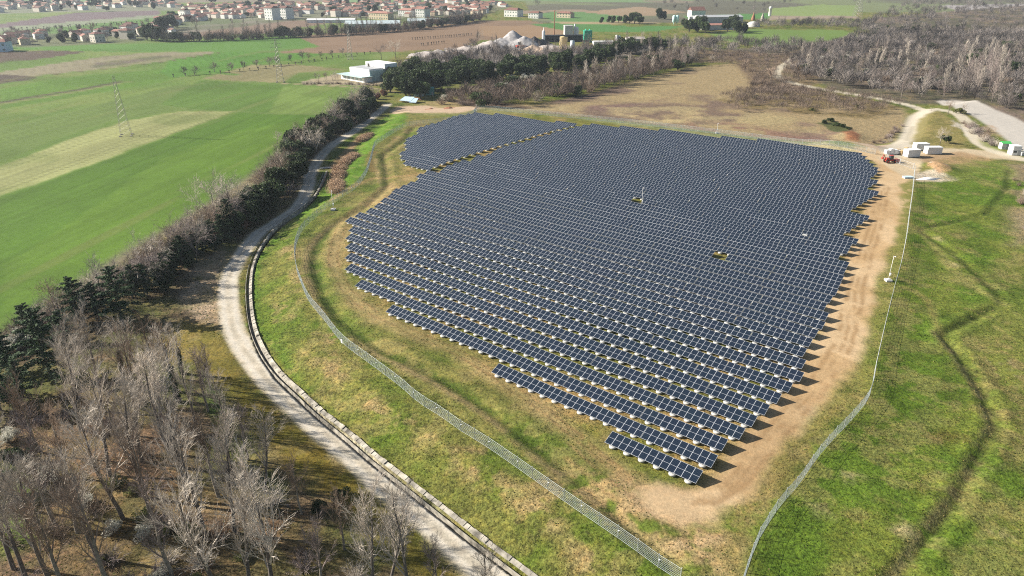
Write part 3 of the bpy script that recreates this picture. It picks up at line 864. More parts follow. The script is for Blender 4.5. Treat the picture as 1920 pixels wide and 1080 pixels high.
def table_far_mesh(n):
    if ('m', n) in _cache_t:
        return _cache_t[('m', n)]
    mb = MB()
    for i in range(n): module_shapes(mb, i * MW)
    V = np.vstack(mb.V); uvs = V.copy()
    y, z = V[:, 1].copy(), V[:, 2].copy()
    V[:, 1] = y * ct - z * st; V[:, 2] = ZF + y * st + z * ct
    mb.V = [V]
    nv = len(V)
    for x in ballast_xs(n):
        mb.lathe([(0.52, 0), (0.52, 0.19), (0.46, 0.24), (0.0, 0.25)], (x, BY, 0), 8, m=2)
        mb.box((x, 0.36, 0.46), (0.08, 0.08, 0.36), 1)
        mb.tube((x, 0.75, 0.27), (x, 1.55, 1.07), 0.04, n=3, m=1)
    me = mb.mesh("solar_table", [M_glass, M_frame, M_white])
    uv = me.uv_layers.new(name="UVMap")
    li = np.empty(len(me.loops), np.int32); me.loops.foreach_get("vertex_index", li)
    full = np.zeros((mb.n, 2), np.float32); full[:nv, 0] = uvs[:, 0] / MW; full[:nv, 1] = uvs[:, 1] / ML
    uv.data.foreach_set("uv", full[li].ravel())
    _cache_t[('m', n)] = me
    return me

# outline of the array (traced on the panels' lower edges); rows are cut to it panel by panel
OUT_PX = [(1134, 830), (1120, 820), (930, 698), (900, 690), (681, 562), (663, 531), (640, 499), (645, 479), (643, 460), (648, 445), (650, 431), (646, 415), (665, 405), (684, 397), (705, 388), (712, 378),
          (728, 369), (738, 358), (755, 349), (765, 341), (780, 331), (792, 325)]
zb = ZF + ML * st
def uvp(px, py, z):
    P = back(px, py, z)[:2]
    return float(P @ RD), float(P @ PD)
# right ends of the rows, read off the photograph (upper right corners of the last panel of each row)
RE = [(1318.7, 883.7), (1347.4, 854.7), (1367.9, 823.6), (1399.3, 802.8), (1423.7, 776.9), (1447, 755.4), (1469, 734.6), (1488.8, 716.5), (1508.7, 699.1), (1513.1, 675),
      (1515.7, 651.7), (1524, 636.7), (1535, 619.4), (1548.9, 603.1), (1555.4, 587.2), (1552.6, 568.4), (1561.8, 556.2), (1573, 541.9), (1579.1, 527.7), (1584.2, 515.4),
      (1588.7, 502.2), (1592.7, 492.6), (1575.4, 477.7), (1594.2, 466.5), (1599.5, 456.3), (1610.5, 449.2)]
SH = [(250, 995), (315, 960), (375, 912), (430, 885), (490, 840), (350, 710), (405, 675), (465, 640), (510, 610), (560, 578), (610, 550), (540, 455), (580, 428), (630, 400), (560, 350), (600, 322), (630, 290), (630, 258)]
RIGHT_U = [uvp(a, b, zb)[0] for a, b in RE]
for k, (a, b) in enumerate(SH):                 # further rows: from the tips of their shadows on the dirt
    a, b = 1560 + a / 5.686, 270 + b / 5.686
    P = back(a, b, 0)[:2] - 2.55 * np.array([math.cos(SUN_DIR), math.sin(SUN_DIR)])
    RIGHT_U.append(float(P @ RD) - 0.3)
NROW = 48
V0 = 75.97
left_uv = [uvp(a, b, ZF) for a, b in OUT_PX]
LV = np.array([v for u, v in left_uv]); LU = np.array([u for u, v in left_uv])
o_ = np.argsort(LV); LV, LU = LV[o_], LU[o_]
# upper-left block beyond the diagonal aisle
BLK_L = [uvp(a, b, ZF) for a, b in [(758, 323), (757, 315), (752, 306), (748, 296), (744, 287), (752, 279), (754, 266), (768, 259), (772, 252), (783, 243), (798, 236), (812, 234), (830, 227), (850, 220), (872, 217), (893, 213)]]
BV = np.array([v for u, v in BLK_L]); BU = np.array([u for u, v in BLK_L]); o_ = np.argsort(BV); BV, BU = BV[o_], BU[o_]
DIAG = [uvp(a, b, ZF + 0.5) for a, b in [(800, 322), (846, 304), (885, 291), (940, 274), (1000, 257), (1050, 243), (1104, 230)]]
DV = np.array([v for u, v in DIAG]); DU = np.array([u for u, v in DIAG]); o_ = np.argsort(DV); DV, DU = DV[o_], DU[o_]
TOPV = [uvp(a, b, zb) for a, b in [(905, 212), (1060, 228), (1105, 231), (1240, 244), (1300, 249), (1450, 262), (1550, 275), (1600, 284), (1659, 304)]]
TU = np.array([u for u, v in TOPV]); TV = np.array([v for u, v in TOPV]); o_ = np.argsort(TU); TU, TV = TU[o_], TV[o_]
HOLES = [uvp(1190, 383, 0), uvp(1342, 491, 0)]

def wavez(u, v):
    return 0.16 * math.sin(u * 0.11 + v * 0.05) * math.cos(v * 0.16 + u * 0.02) + 0.07 * math.sin(v * 1.43 + 0.3 * math.sin(u * 0.03))

tables = []
for k in range(NROW):
    v = V0 + k * ROWP
    ru = RIGHT_U[k] if k < len(RIGHT_U) else RIGHT_U[-1] + (k - len(RIGHT_U) + 1) * -2.5
    lu_main = float(np.interp(v, LV, LU))
    spans = []
    if v < DV[0]:
        spans.append([lu_main, ru])
    else:
        dmid = float(np.interp(v, DV, DU))
        if v <= DV[-1] + 3:
            spans.append([dmid + 1.3, ru])
            if v >= BV[0] - 1:
                spans.append([float(np.interp(v, BV, BU)), dmid - 1.3])
        else:
            spans.append([-1e3, ru])
    row = []
    for a, b in spans:
        u = b
        first = True
        while u - 3 * MW > a:
            n = 13 if not first else R.choice([13, 13, 10, 12, 9])
            if k == 0: n = 13
            if k == 1 and first: n = 10
            n = min(n, int((u - a + 0.3) / MW))
            if n < 3: break
            uL = u - n * MW
            uc = (uL + u) / 2
            # beyond the far edge of the array?
            tv = float(np.interp(uc, TU, TV))
            u = uL - GAP
            first = False
            if v + ML * ct > tv + 1.2 or uc < TU[0] - 8 and v > BV[-1]:
                continue
            hole = [h for h in HOLES if uL - 0.5 < h[0] < uL + n * MW + 0.5 and abs(h[1] - v - 1.0) < 2.2]
            if hole:
                # leave the opening the photo shows: split the table around it
                h = hole[0]
                hw = 1.3 if h is HOLES[0] else 0.7
                n1 = int((h[0] - hw - uL) / MW); n2 = int((uL + n * MW - h[0] - hw) / MW)
                if n2 > 1: row.append((uL + (n - n2) * MW, n2))
                if n1 > 1: row.append((uL, n1))
            else:
                row.append((uL, n))
    row.sort(key=lambda t: -t[0])
    for j, (uL, n) in enumerate(row):
        tables.append((k, j, len(row), uL, v, n))

def ordinal(n):
    return "%d%s" % (n, 'th' if 10 < n % 100 < 14 else {1: 'st', 2: 'nd', 3: 'rd'}.get(n % 10, 'th'))

shown = []
for t in tables:
    k, j, nj, uL, v, n = t
    c = (uL + n * MW / 2) * RD + v * PD
    px, py, dd = project(np.array([c[0], c[1], 1.0]))
    shown.append((dd / n * 13, t, px, py))
shown.sort(key=lambda s: s[0])
print('TABLES', len(tables))
rest = MB() if False else None
rest_list = []
for q, (dd, t, px, py) in enumerate(shown):
    k, j, nj, uL, v, n = t
    P = uL * RD + v * PD
    z = wavez(uL, v) + gz(*P) * 0
    yaw = az
    dz = wavez(uL + n * MW, v) - wavez(uL, v)
    if q >= 305:
        rest_list.append((P, z, n, dz)); continue
    if q < 110:
        o = table_full(n)
    else:
        o = link(bpy.data.objects.new('solar_table', table_far_mesh(n)))
    o.location = (P[0], P[1], z)
    o.rotation_euler = (R.gauss(0, .006), -math.atan2(dz, n * MW) + R.gauss(0, .002), yaw + R.gauss(0, .0015))
    extra = 'dark blue solar table of %d panels' % n
    tag(o, "%s, %s row from front, %s from right end" % (extra, ordinal(k + 1), ordinal(j + 1)), 'solar table', 'solar tables standing in rows on the landfill')
if rest_list:
    Vs, Fs, mi, off = [], [], [], 0
    uvall = []
    for P, z, n, dz in rest_list:
        me = table_far_mesh(n)
        co = np.empty(len(me.vertices) * 3, np.float32); me.vertices.foreach_get("co", co); co = co.reshape(-1, 3)
        x = co[:, 0] * math.cos(az) - co[:, 1] * math.sin(az) + P[0]
        y = co[:, 0] * math.sin(az) + co[:, 1] * math.cos(az) + P[1]
        Vs.append(np.stack([x, y, co[:, 2] + z + co[:, 0] / (n * MW) * dz], 1))
        lt = np.empty(len(me.polygons), np.int32); me.polygons.foreach_get("loop_total", lt)
        ls = np.empty(len(me.polygons), np.int32); me.polygons.foreach_get("loop_start", ls)
        li = np.empty(len(me.loops), np.int32); me.loops.foreach_get("vertex_index", li)
        pm = np.empty(len(me.polygons), np.int32); me.polygons.foreach_get("material_index", pm)
        qd = lt == 4
        f = li[(ls[qd][:, None] + np.arange(4))] + off
        Fs.append(f); mi.append(pm[qd])
        uvall.append(np.stack([co[:, 0] / MW, co[:, 1] / ML], 1))
        off += len(co)
    F = np.vstack(Fs)
    me = add_mesh('far_solar_tables', np.vstack(Vs), F, [M_glass, M_frame, M_white], np.concatenate(mi))
    uv = me.uv_layers.new(name="UVMap")
    uv.data.foreach_set("uv", np.vstack(uvall)[F.ravel()].astype(np.float32).ravel())
    tag(link(bpy.data.objects.new('far_solar_tables', me)), 'farthest rows of dark blue solar tables at the back of the array', 'solar tables', kind='stuff')

# ------------------------------------------------------------------ wire fences
def resample(pts, step):
    P = np.asarray(pts, float)
    d = np.r_[0, np.cumsum(np.linalg.norm(np.diff(P, axis=0), axis=1))]
    n = max(1, int(round(d[-1] / step)))
    t = np.linspace(0, d[-1], n + 1)
    return np.stack([np.interp(t, d, P[:, k]) for k in range(P.shape[1])], 1)

_mb = MB(); _mb.box((0, 0, 1.05), (0.07, 0.07, 2.1)); _mb.box((0, 0, 2.12), (0.09, 0.09, 0.03))
ME_post = _mb.mesh('post', [M_galv])
M_wire = material("galvanised_wire", (0.55, 0.60, 0.60), 0.5, 0.3, spec=0.5)
M_signw = material("white_paint", (0.80, 0.80, 0.80), 0.5)

def fence(px, label, step=3.1, h=1.95, k_=1.0, tags=False):
    base = catmull([G(a, b)[:2] for a, b in px], 2.0)
    P = resample(base, step)
    Z = height(P[:, 0], P[:, 1]) + 0.02
    r = empty('wire_fence', (P[0][0], P[0][1], Z[0]))
    org = np.array([P[0][0], P[0][1], Z[0]])
    posts = np.c_[P, Z]
    use = posts if len(posts) <= 100 else posts[np.linspace(0, len(posts) - 1, 100).astype(int)]
    for q in use:
        o = link(bpy.data.objects.new('post', ME_post), r); o.location = q - org
    mb = MB()
    A, B = posts[:-1] - org, posts[1:] - org
    Vs, Qs = [], []
    def bar(a, b, w):
        # a flat cross of two thin strips reads the same from every side
        d = (b - a); d /= np.linalg.norm(d, axis=1)[:, None]
        up = np.tile([0, 0, 1.0], (len(a), 1))
        side = np.cross(d, up); l = np.linalg.norm(side, axis=1)[:, None]
        side = np.where(l > 0.1, side / np.maximum(l, 1e-6), np.array([1.0, 0, 0]))
        u2 = np.cross(side, d)
        for s in (u2, side):
            V = np.stack([a - s * w, b - s * w, b + s * w, a + s * w], 1).reshape(-1, 3)
            mb.add(V, np.arange(len(a) * 4).reshape(-1, 4))
    for k, zz in enumerate(np.linspace(0.08, h, 8)):
        o = np.array([0, 0, zz])
        bar(A + o, B + o, (0.018 if k in (0, 7) else 0.010) * k_)
    nv = int(step / 0.22)
    for k in range(nv):
        t = (k + 0.5) / nv
        c = A * (1 - t) + B * t
        bar(c + np.array([0, 0, 0.05]), c + np.array([0, 0, h]), 0.0085 * k_)
    mb.build('wire_mesh', [M_wire], r)
    if tags:
        t_ = MB(); t_.box((0, 0, 1.25), (0.16, 0.16, 0.14))
        tm = t_.mesh('white_box', [M_signw])
        for q in use[3::2]:
            o = link(bpy.data.objects.new('white_box', tm), r); o.location = (q - org) + np.array([0.05, -0.09, 0])
    tag(r, label, 'fence')
    return r

fence(FENCE_A_PX, 'long curving galvanised wire fence between the solar tables and the white gravel road', k_=1.25, tags=True)
fence(FENCE_B_PX, 'galvanised wire fence between the sandy strip and the green meadow')
fence(FENCE_C_PX, 'wire fence along the far edge of the solar field before the dry basin', step=3.4, k_=1.8)

# ------------------------------------------------------------------ masts
def mast(px, top_h, label, base=True):
    p = G(*px)
    r = empty('camera_mast', p)
    mb = MB(); mb.box((0, 0, 0.2), (1.3, 1.3, 0.5)); mb.box((0, 0, 0.48), (0.7, 0.7, 0.1)); mb.build('foundation', [M_white], r)
    mb = MB(); mb.tube((0, 0, 0.5), (0, 0, top_h), 0.045, 0.035, 8); mb.box((0, 0, 0.55), (0.3, 0.3, 0.03)); mb.build('pole', [M_signw], r, True)
    mb = MB(); mb.box((0.16, 0, 1.7), (0.25, 0.4, 0.55)); mb.build('control_box', [M_signw], r)
    mb = MB(); mb.tube((0, 0, top_h - 0.2), (0.3, -0.2, top_h - 0.1), 0.03, n=6); mb.lathe([(0, 0), (0.10, 0.03), (0.12, 0.14), (0.07, 0.2), (0, 0.21)], (0.3, -0.2, top_h - 0.3), 10); mb.build('camera_head', [M_signw], r, True)
    tag(r, label, 'mast', 'camera masts around the solar field')
mast((1665, 527), 6.2, 'white camera mast beside the right fence at the sandy strip')
mast((625, 394), 6.0, 'white camera mast beside the left fence before the grassy bank')
mast((1203, 388), 6.0, 'white camera mast standing in the opening among the solar tables')
mast((893, 214), 4.5, 'white camera mast at the far left corner of the solar array')
mast((1344, 250), 4.5, 'white camera mast on the far fence beyond the array')
p = G(641, 650)
r = empty('warning_sign', p + np.array([0.1, -0.15, 0]), math.radians(-48))
mb = MB(); mb.box((0, 0, 1.25), (0.55, 0.03, 0.75)); mb.build('board', [M_signw], r)
mb = MB()
for s in (-0.2, 0.2): mb.tube((s, 0.04, 0.5), (s, 0.04, 1.75), 0.015, n=4)
mb.build('bracket', [M_galv], r)
tag(r, 'white rectangular board fixed to the curving wire fence', 'sign')

# ------------------------------------------------------------------ open drain along the gravel road
M_conc = material("old_concrete", (0.27, 0.25, 0.21), 0.9, var=0.7, scale=0.7, bump=0.3)
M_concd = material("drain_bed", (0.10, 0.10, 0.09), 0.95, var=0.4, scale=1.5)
L0 = catmull([back(a, b, -2)[:2] for a, b in CHANNEL_PX], 0.6)
L0 = resample(L0, 0.85)
T = np.gradient(L0, axis=0); T /= np.linalg.norm(T, axis=1)[:, None]
Nn = np.c_[-T[:, 1], T[:, 0]]
c0 = L0[len(L0) // 2]
# make the normal point to the landfill (+x side here)
if (Nn[len(L0) // 2] @ np.array([1.0, 0.3])) < 0: Nn = -Nn
def sweep(prof, name, mat, parent, jitter=None, org=np.zeros(3), twist=None):
    """prof = list of (offset along normal, z); swept along the drain, open ended"""
    n, m = len(L0), len(prof)
    V = np.zeros((n, m, 3))
    for j, (o, z) in enumerate(prof):
        V[:, j, :2] = L0 + Nn * o
        V[:, j, 2] = z
    idx = np.arange(n * m).reshape(n, m)
    Q = []
    for j in range(m - 1):
        Q.append(np.stack([idx[:-1, j], idx[1:, j], idx[1:, j + 1], idx[:-1, j + 1]], 1))
    me = add_mesh(name, V.reshape(-1, 3) - org, np.vstack(Q), mat)
    return link(bpy.data.objects.new(name, me), parent)
org = np.array([L0[0][0], L0[0][1], LOW])
dr = empty('drainage_channel', org)
sweep([(-0.60, -2.9), (-0.60, -1.92), (-0.51, -1.92), (-0.51, -2.58)], 'near_kerb', M_conc, dr, org=org)
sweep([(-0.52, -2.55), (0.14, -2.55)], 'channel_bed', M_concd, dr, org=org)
mb = MB()
rr = random.Random(5)
for i in range(len(L0) - 1):
    a = L0[i]; ti = T[i]; ni = Nn[i]
    ln = 0.40 + rr.uniform(-0.03, 0.05)
    up = rr.uniform(-0.12, 0.10)
    mid = a + ti * 0.42
    pts = []
    for s in (-ln, ln):
        for o, z in ((0.06, -2.56), (0.16, -1.86 + up), (0.46, -1.76 + up), (0.80, -1.64 + up), (0.9, -2.4)):
            q = mid + ti * s + ni * o
            pts.append((q[0], q[1], z + rr.uniform(-0.02, 0.02)))
    pts = np.array(pts) - org
    Q = [(j, j + 1, j + 6, j + 5) for j in range(4)]
    mb.add(pts, Q + [(0, 4, 3, 2), (5, 7, 8, 9)], [(0, 2, 1), (5, 6, 7)])
mb.build('stepped_lining', [M_conc], dr)
tag(dr, 'stepped concrete drainage channel curving beside the white gravel road', 'drain')
# culvert pipe mouth further up
p = G(612, 316)
r = empty('culvert', p + np.array([0, 0, 0.05]), math.radians(20))
mb = MB(); mb.box((0, 0.4, 0.1), (3.2, 0.35, 0.9)); mb.build('headwall', [M_conc], r)
mb = MB(); mb.tube((-2.6, 0, 0.25), (2.4, -0.6, 0.15), 0.22, n=10); mb.build('pipe', [M_galv], r, True)
tag(r, 'grey culvert pipe and headwall beside the gravel road above the drain', 'culvert')

# ------------------------------------------------------------------ things at the site entrance
M_red = material("red_paint", (0.42, 0.06, 0.045), 0.4, var=0.1, scale=2)
M_black = material("black_rubber", (0.02, 0.02, 0.02), 0.8)
M_glassd = material("dark_window", (0.03, 0.04, 0.05), 0.1, spec=0.6)
M_wall_white = material("white_sheet_metal", (0.64, 0.64, 0.64), 0.5, var=0.05, scale=1.2)
M_green = material("green_sheet_metal", (0.06, 0.36, 0.09), 0.5)
M_wood = material("sawn_timber", (0.50, 0.36, 0.19), 0.8, var=0.25, scale=2)
M_grey = material("grey_paint", (0.35, 0.36, 0.37), 0.6, var=0.1, scale=1)
M_teal = material("teal_sheet_metal", (0.06, 0.24, 0.22), 0.6, var=0.15, scale=1)
M_blue = material("pale_blue_metal", (0.42, 0.56, 0.68), 0.5, var=0.15, scale=1)
M_tile = material("terracotta_tile", (0.20, 0.10, 0.078), 0.9, var=0.3, scale=0.8, rand=0.5)
M_tileb = material("brown_tile", (0.19, 0.10, 0.075), 0.9, var=0.25, scale=0.8, rand=0.3)
M_plaster = material("plaster", (0.48, 0.44, 0.38), 0.9, var=0.08, scale=0.5, rand=0.18)
M_plasterw = material("white_plaster", (0.56, 0.56, 0.54), 0.9, var=0.06, scale=0.5, rand=0.15)
M_cream = material("cream_plaster", (0.48, 0.40, 0.29), 0.9, var=0.08, scale=0.5, rand=0.2)
M_shut = material("shutter_green", (0.10, 0.16, 0.12), 0.8)

def wheel(parent, x, y, r, w):
    o = MB().tube((0, -w / 2, 0), (0, w / 2, 0), r, n=18).build('wheel', [M_black], parent)
    o.location = (x, y, r)
    MB().tube((0, -w / 2 - 0.02, 0), (0, w / 2 + 0.02, 0), r * 0.55, n=12).build('rim', [M_red], o)

# red tractor-like loader beside the array corner
p = G(1668, 305)
r = empty('loader', p, math.radians(8), 1.0)
mb = MB(); mb.box((-0.4, 0, 0.95), (3.4, 1.3, 0.5)); mb.box((-1.3, 0, 1.45), (1.3, 1.2, 0.7), taper=0.9); mb.box((1.9, 0, 0.9), (1.3, 1.2, 0.5)); mb.build('chassis', [M_red], r)
mb = MB(); mb.box((0.2, -0.05, 1.95), (1.3, 1.2, 1.3), taper=0.86); mb.build('cab', [M_glassd], r)
mb = MB(); mb.box((0.2, -0.05, 2.64), (1.35, 1.2, 0.08)); mb.build('cab_roof', [M_red], r)
mb = MB(); mb.tube((-1.8, 0.35, 1.6), (-2.7, 0.4, 3.0), 0.13, n=6); mb.tube((-2.7, 0.4, 3.0), (-2.9, 0.4, 1.9), 0.1, n=6); mb.build('boom', [M_red], r)
mb = MB(); mb.box((-2.95, 0.4, 1.7), (0.6, 0.9, 0.7), taper=0.7); mb.build('bucket', [M_red], r)
mb = MB(); mb.box((2.9, 0, 0.75), (1.1, 1.9, 0.9), taper=0.8); mb.tube((2.2, -0.6, 1.0), (2.6, -0.6, 0.8), 0.1, n=6); mb.tube((2.2, 0.6, 1.0), (2.6, 0.6, 0.8), 0.1, n=6); mb.build('front_shovel', [M_red], r)
for x, y, rad_ in ((-1.4, -0.85, 0.62), (-1.4, 0.85, 0.62), (1.5, -0.85, 0.55), (1.5, 0.85, 0.55)): wheel(r, x, y, rad_, 0.4)
tag(r, 'red loader with raised boom beside the last solar tables', 'loader')

def cabin(px, dims, rz, label, roof=M_wall_white, wall=M_wall_white, door=True, name='site_cabin', cat='cabin'):
    p = G(*px)
    r = empty(name, p, rz)
    L_, W_, H_ = dims
    mb = MB(); mb.box((0, 0, H_ / 2 + 0.12), (L_, W_, H_ - 0.1))
    n = int(L_ / 0.5)
    for i in range(n): mb.box((-L_ / 2 + (i + 0.5) * L_ / n, -W_ / 2 - 0.012, H_ / 2 + 0.12), (0.18, 0.03, H_ - 0.3))
    mb.build('wall', [wall], r)
    mb = MB(); mb.box((0, 0, H_ + 0.13), (L_ + 0.12, W_ + 0.12, 0.1)); mb.build('roof', [roof], r)
    mb = MB(); mb.box((0, 0, 0.08), (L_ * 0.92, W_ * 0.86, 0.15)); mb.build('skid', [M_grey], r)
    if door:
        mb = MB(); mb.box((L_ * 0.28, -W_ / 2 - 0.03, 1.1), (0.85, 0.05, 1.95)); mb.build('door', [M_grey], r)
        mb = MB(); mb.box((-L_ * 0.18, -W_ / 2 - 0.03, 1.5), (1.1, 0.05, 0.8)); mb.build('window', [M_glassd], r)
    tag(r, label, cat)
    return r
cabin((1708, 294), (5.2, 2.7, 2.6), math.radians(12), 'white prefabricated cabin nearest the red loader at the yard', door=False)
cabin((1748, 288), (5.6, 2.7, 2.5), math.radians(2), 'rightmost of the three white prefabricated cabins at the yard', door=False)
cabin((1725, 281), (5.2, 2.6, 2.5), math.radians(6), 'white prefabricated cabin behind the two front ones at the yard', door=False)
cabin((1900, 290), (3.0, 3.2, 3.4), math.radians(-5), 'tall white container with reddish roof beside the green roofed hut', wall=M_wall_white, roof=M_wall_white)
p = G(1882, 279)
r = empty('hut', p, math.radians(-8))
mb = MB(); mb.box((0, 0, 1.2), (3.0, 2.6, 2.4)); mb.build('wall', [M_plasterw], r)
mb = MB()
mb.quad((-1.7, -1.55, 2.35), (1.7, -1.55, 2.35), (1.7, 0.1, 3.0), (-1.7, 0.1, 3.0)); mb.quad((-1.7, 0.1, 3.0), (1.7, 0.1, 3.0), (1.7, 1.55, 2.35), (-1.7, 1.55, 2.35))
mb.tri((-1.5, -1.3, 2.4), (-1.5, 1.3, 2.4), (-1.5, 0.1, 2.95)); mb.tri((1.5, -1.3, 2.4), (1.5, 1.3, 2.4), (1.5, 0.1, 2.95))
mb.build('roof', [M_green], r)
mb = MB(); mb.box((0.4, -1.33, 1.0), (0.85, 0.06, 1.9)); mb.build('door', [M_grey], r)
tag(r, 'small white hut with bright green roof beside the track', 'hut')
p = G(1918, 292)
r = empty('waste_container', p, 0.1)
mb = MB(); mb.box((0, 0, 0.75), (2.4, 1.5, 1.2), taper=1.1); mb.build('body', [M_grey], r)
mb = MB(); mb.box((0, 0, 1.4), (2.7, 1.7, 0.08)); mb.build('lid', [M_white], r)
tag(r, 'grey waste container at the roadside right of the white container', 'container')

def pallet_stack(px, n, label, rz=0.1):
    p = G(*px)
    r = empty('pallet_stack', p, rz)
    mb = MB()
    for i in range(n):
        z = i * 0.15
        for y in (-0.45, 0, 0.45): mb.box((0, y, z + 0.05), (1.2, 0.1, 0.08))
        for x in (-0.5, -0.25, 0, 0.25, 0.5): mb.box((x, 0, z + 0.105), (0.14, 1.0, 0.025))
    mb.build('boards', [M_wood], r)
    tag(r, label, 'pallet stack', 'pallet stacks in the yard')
for i in range(4):
    pallet_stack((1683 + i * 7, 288 + (i % 2) * 4), 9 + 3 * (i % 3), 'wooden pallet stack left of the white cabins, %s from the left' % ordinal(i + 1), 0.1 + 0.2 * i)
# film-wrapped supplies under tarpaulin behind the loader
p = G(1672, 291)
r = empty('wrapped_goods', p, 0.15)
mb = MB()
for x, h_ in ((-2.2, 1.5), (-0.6, 1.9), (1.0, 1.6), (2.6, 1.2)): mb.box((x, 0, h_ / 2), (1.5, 1.6, h_), taper=0.92)
mb.build('film_cover', [M_wall_white], r)
tag(r, 'row of film wrapped goods standing behind the red loader', 'goods')
p = G(1702, 334)
r = empty('panel_crate', p, 0.05)
mb = MB(); mb.box((0, 0, 0.35), (3.0, 1.7, 0.5)); mb.build('stacked_panels', [M_blue], r)
mb = MB(); mb.box((0, 0, 0.06), (3.1, 1.8, 0.1)); mb.build('pallet', [M_wood], r)
tag(r, 'low stack of pale blue panels on a pallet beside the fence end', 'panel stack')
for i in range(5):
    p = G(1735 + i * 4.5, 338 - i * 0.2)
    o = MB().tube((-2.8, 0, 0.1), (2.8, 0.1, 0.1), 0.11, n=8).build('white_pipe', [M_signw], None, True)
    o.location = p + np.array([0, i * 0.45, 0]); o.rotation_euler = (0, 0, -0.15)
    tag(o, 'long white pipe lying on the grass by the gravel heap, %s from the front' % ordinal(i + 1), 'pipe', 'white pipes lying by the gravel heap')
# site gate
p0, p1 = G(1662, 300), G(1712, 318)
r = empty('gate', p0)
d = p1 - p0; Lg = float(np.hypot(d[0], d[1])); r.rotation_euler = (0, 0, math.atan2(d[1], d[0]))
for k in range(2):
    mb = MB(); x0 = 0.2 + k * Lg / 2
    w = Lg / 2 - 0.4
    for z in (0.2, 1.9): mb.box((x0 + w / 2, 0, z), (w, 0.05, 0.05))
    for x in (x0, x0 + w): mb.box((x, 0, 1.05), (0.05, 0.05, 1.7))
    for i in range(int(w / 0.35)): mb.box((x0 + 0.3 + i * 0.35, 0, 1.05), (0.02, 0.02, 1.65))
    mb.build('gate_leaf', [M_galv], r)
for x in (0, Lg / 2, Lg):
    o = MB().box((0, 0, 1.1), (0.12, 0.12, 2.2)).build('gate_post', [M_galv], r); o.location = (x, 0, 0)
tag(r, 'galvanised double gate in the fence at the site entrance', 'gate')
# tiny figures of what lies in two openings of the array: small pale cabinets
p = G(1508, 449)
r = empty('inverter_cabinet', p + np.array([0, 0, .9]), az, .75)
mb = MB(); mb.box((0, 0, 0.3), (1.6, 0.9, 0.6)); mb.build('body', [M_white], r); mb = MB(); mb.box((0, 0, 0.63), (1.7, 1.0, 0.06)); mb.build('lid', [M_white], r)
tag(r, 'small pale cabinet standing above the solar tables in mid array', 'cabinet')

# ------------------------------------------------------------------ vegetation prototypes
def segs_to_mesh(A, B, r0, r1, ns=3):
    A, B = np.asarray(A, float), np.asarray(B, float)
    r0, r1 = np.asarray(r0, float), np.asarray(r1, float)
    d = B - A
    d /= np.linalg.norm(d, axis=1)[:, None] + 1e-9
    ref = np.where(np.abs(d[:, 2:3]) < 0.9, np.array([[0, 0, 1.0]]), np.array([[1.0, 0, 0]]))
    u = np.cross(d, ref); u /= np.linalg.norm(u, axis=1)[:, None] + 1e-9
    w = np.cross(d, u)
    n = len(A)
    V = np.zeros((n, 2 * ns, 3))
    for k in range(ns):
        a = 2 * PI * k / ns
        ring = u * math.cos(a) + w * math.sin(a)
        V[:, k] = A + ring * r0[:, None]
        V[:, ns + k] = B + ring * r1[:, None]
    base = (np.arange(n) * 2 * ns)[:, None]
    Q = np.vstack([base + np.array([[k, (k + 1) % ns, ns + (k + 1) % ns, ns + k]]) for k in range(ns)])
    return V.reshape(-1, 3), Q

def grow(rs, H, r_base, nl, lean=0.0, up=0.55, lens=(0.42, 0.42, 0.42), counts=(12, 7, 6), start=0.3, twig=0.012, wig=0.10, shape=1.0, tropism=0.25, segn=(7, 5, 3, 2, 1), forks=1):
    """recursive branching; returns trunk and branch segments"""
    out = {0: [], 1: []}
    def branch(p, d, L, r, lvl):
        n = segn[min(lvl, len(segn) - 1)]
        pts, dirs, rad_ = [p], [d], [r]
        rend = max(twig * 0.6, r * (0.18 if lvl == 0 else 0.35))
        for i in range(n):
            t = (i + 1) / n
            d = d + rs.normal(0, wig * (0.5 if lvl == 0 else 1.0), 3) + np.array([0, 0, tropism * (0.25 if lvl else 0.02)])
            d /= np.linalg.norm(d)
            p = p + d * L / n
            pts.append(p); dirs.append(d); rad_.append(r + (rend - r) * t)
        for i in range(n):
            out[0 if lvl == 0 else 1].append((pts[i], pts[i + 1], rad_[i], rad_[i + 1]))
        if lvl >= nl: return
        c = counts[min(lvl, len(counts) - 1)]
        for k in range(c):
            t = start + (1 - start) * (k + rs.uniform(0.1, 0.9)) / c if lvl == 0 else 0.25 + 0.75 * (k + rs.uniform(0, 1)) / c
            f = t * n; i = min(int(f), n - 1); q = pts[i] + (pts[i + 1] - pts[i]) * (f - i)
            dd = dirs[i + 1]
            a = rs.uniform(0, 2 * PI)
            side = np.cross(dd, [math.cos(a), math.sin(a), 0.3]); side /= np.linalg.norm(side) + 1e-9
            ang_ = up * rs.uniform(0.75, 1.25)
            nd = dd * math.cos(ang_) + side * math.sin(ang_)
            Lc = L * lens[min(lvl, len(lens) - 1)] * rs.uniform(0.7, 1.2)
            if lvl == 0: Lc *= shape * (1.0 - 0.55 * (t - start) / (1 - start)) + (1 - shape)
            rr_ = max(twig, (rad_[i] * 0.56) * rs.uniform(0.7, 1.0))
            branch(q, nd / np.linalg.norm(nd), Lc, rr_, lvl + 1)
    d0 = np.array([lean, rs.normal(0, 0.03), 1.0]); d0 /= np.linalg.norm(d0)
    branch(np.zeros(3), d0, H, r_base, 0)
    return out

def tree_meshes(name, out, mt, mc, trunk_sides=7):
    t, c = out[0], out[1]
    V, Q = segs_to_mesh([s[0] for s in t], [s[1] for s in t], [s[2] for s in t], [s[3] for s in t], trunk_sides)
    a = add_mesh('trunk', V, Q, mt, smooth=True)
    V, Q = segs_to_mesh([s[0] for s in c], [s[1] for s in c], [s[2] for s in c], [s[3] for s in c], 3)
    return a, add_mesh('crown', V, Q, mc)

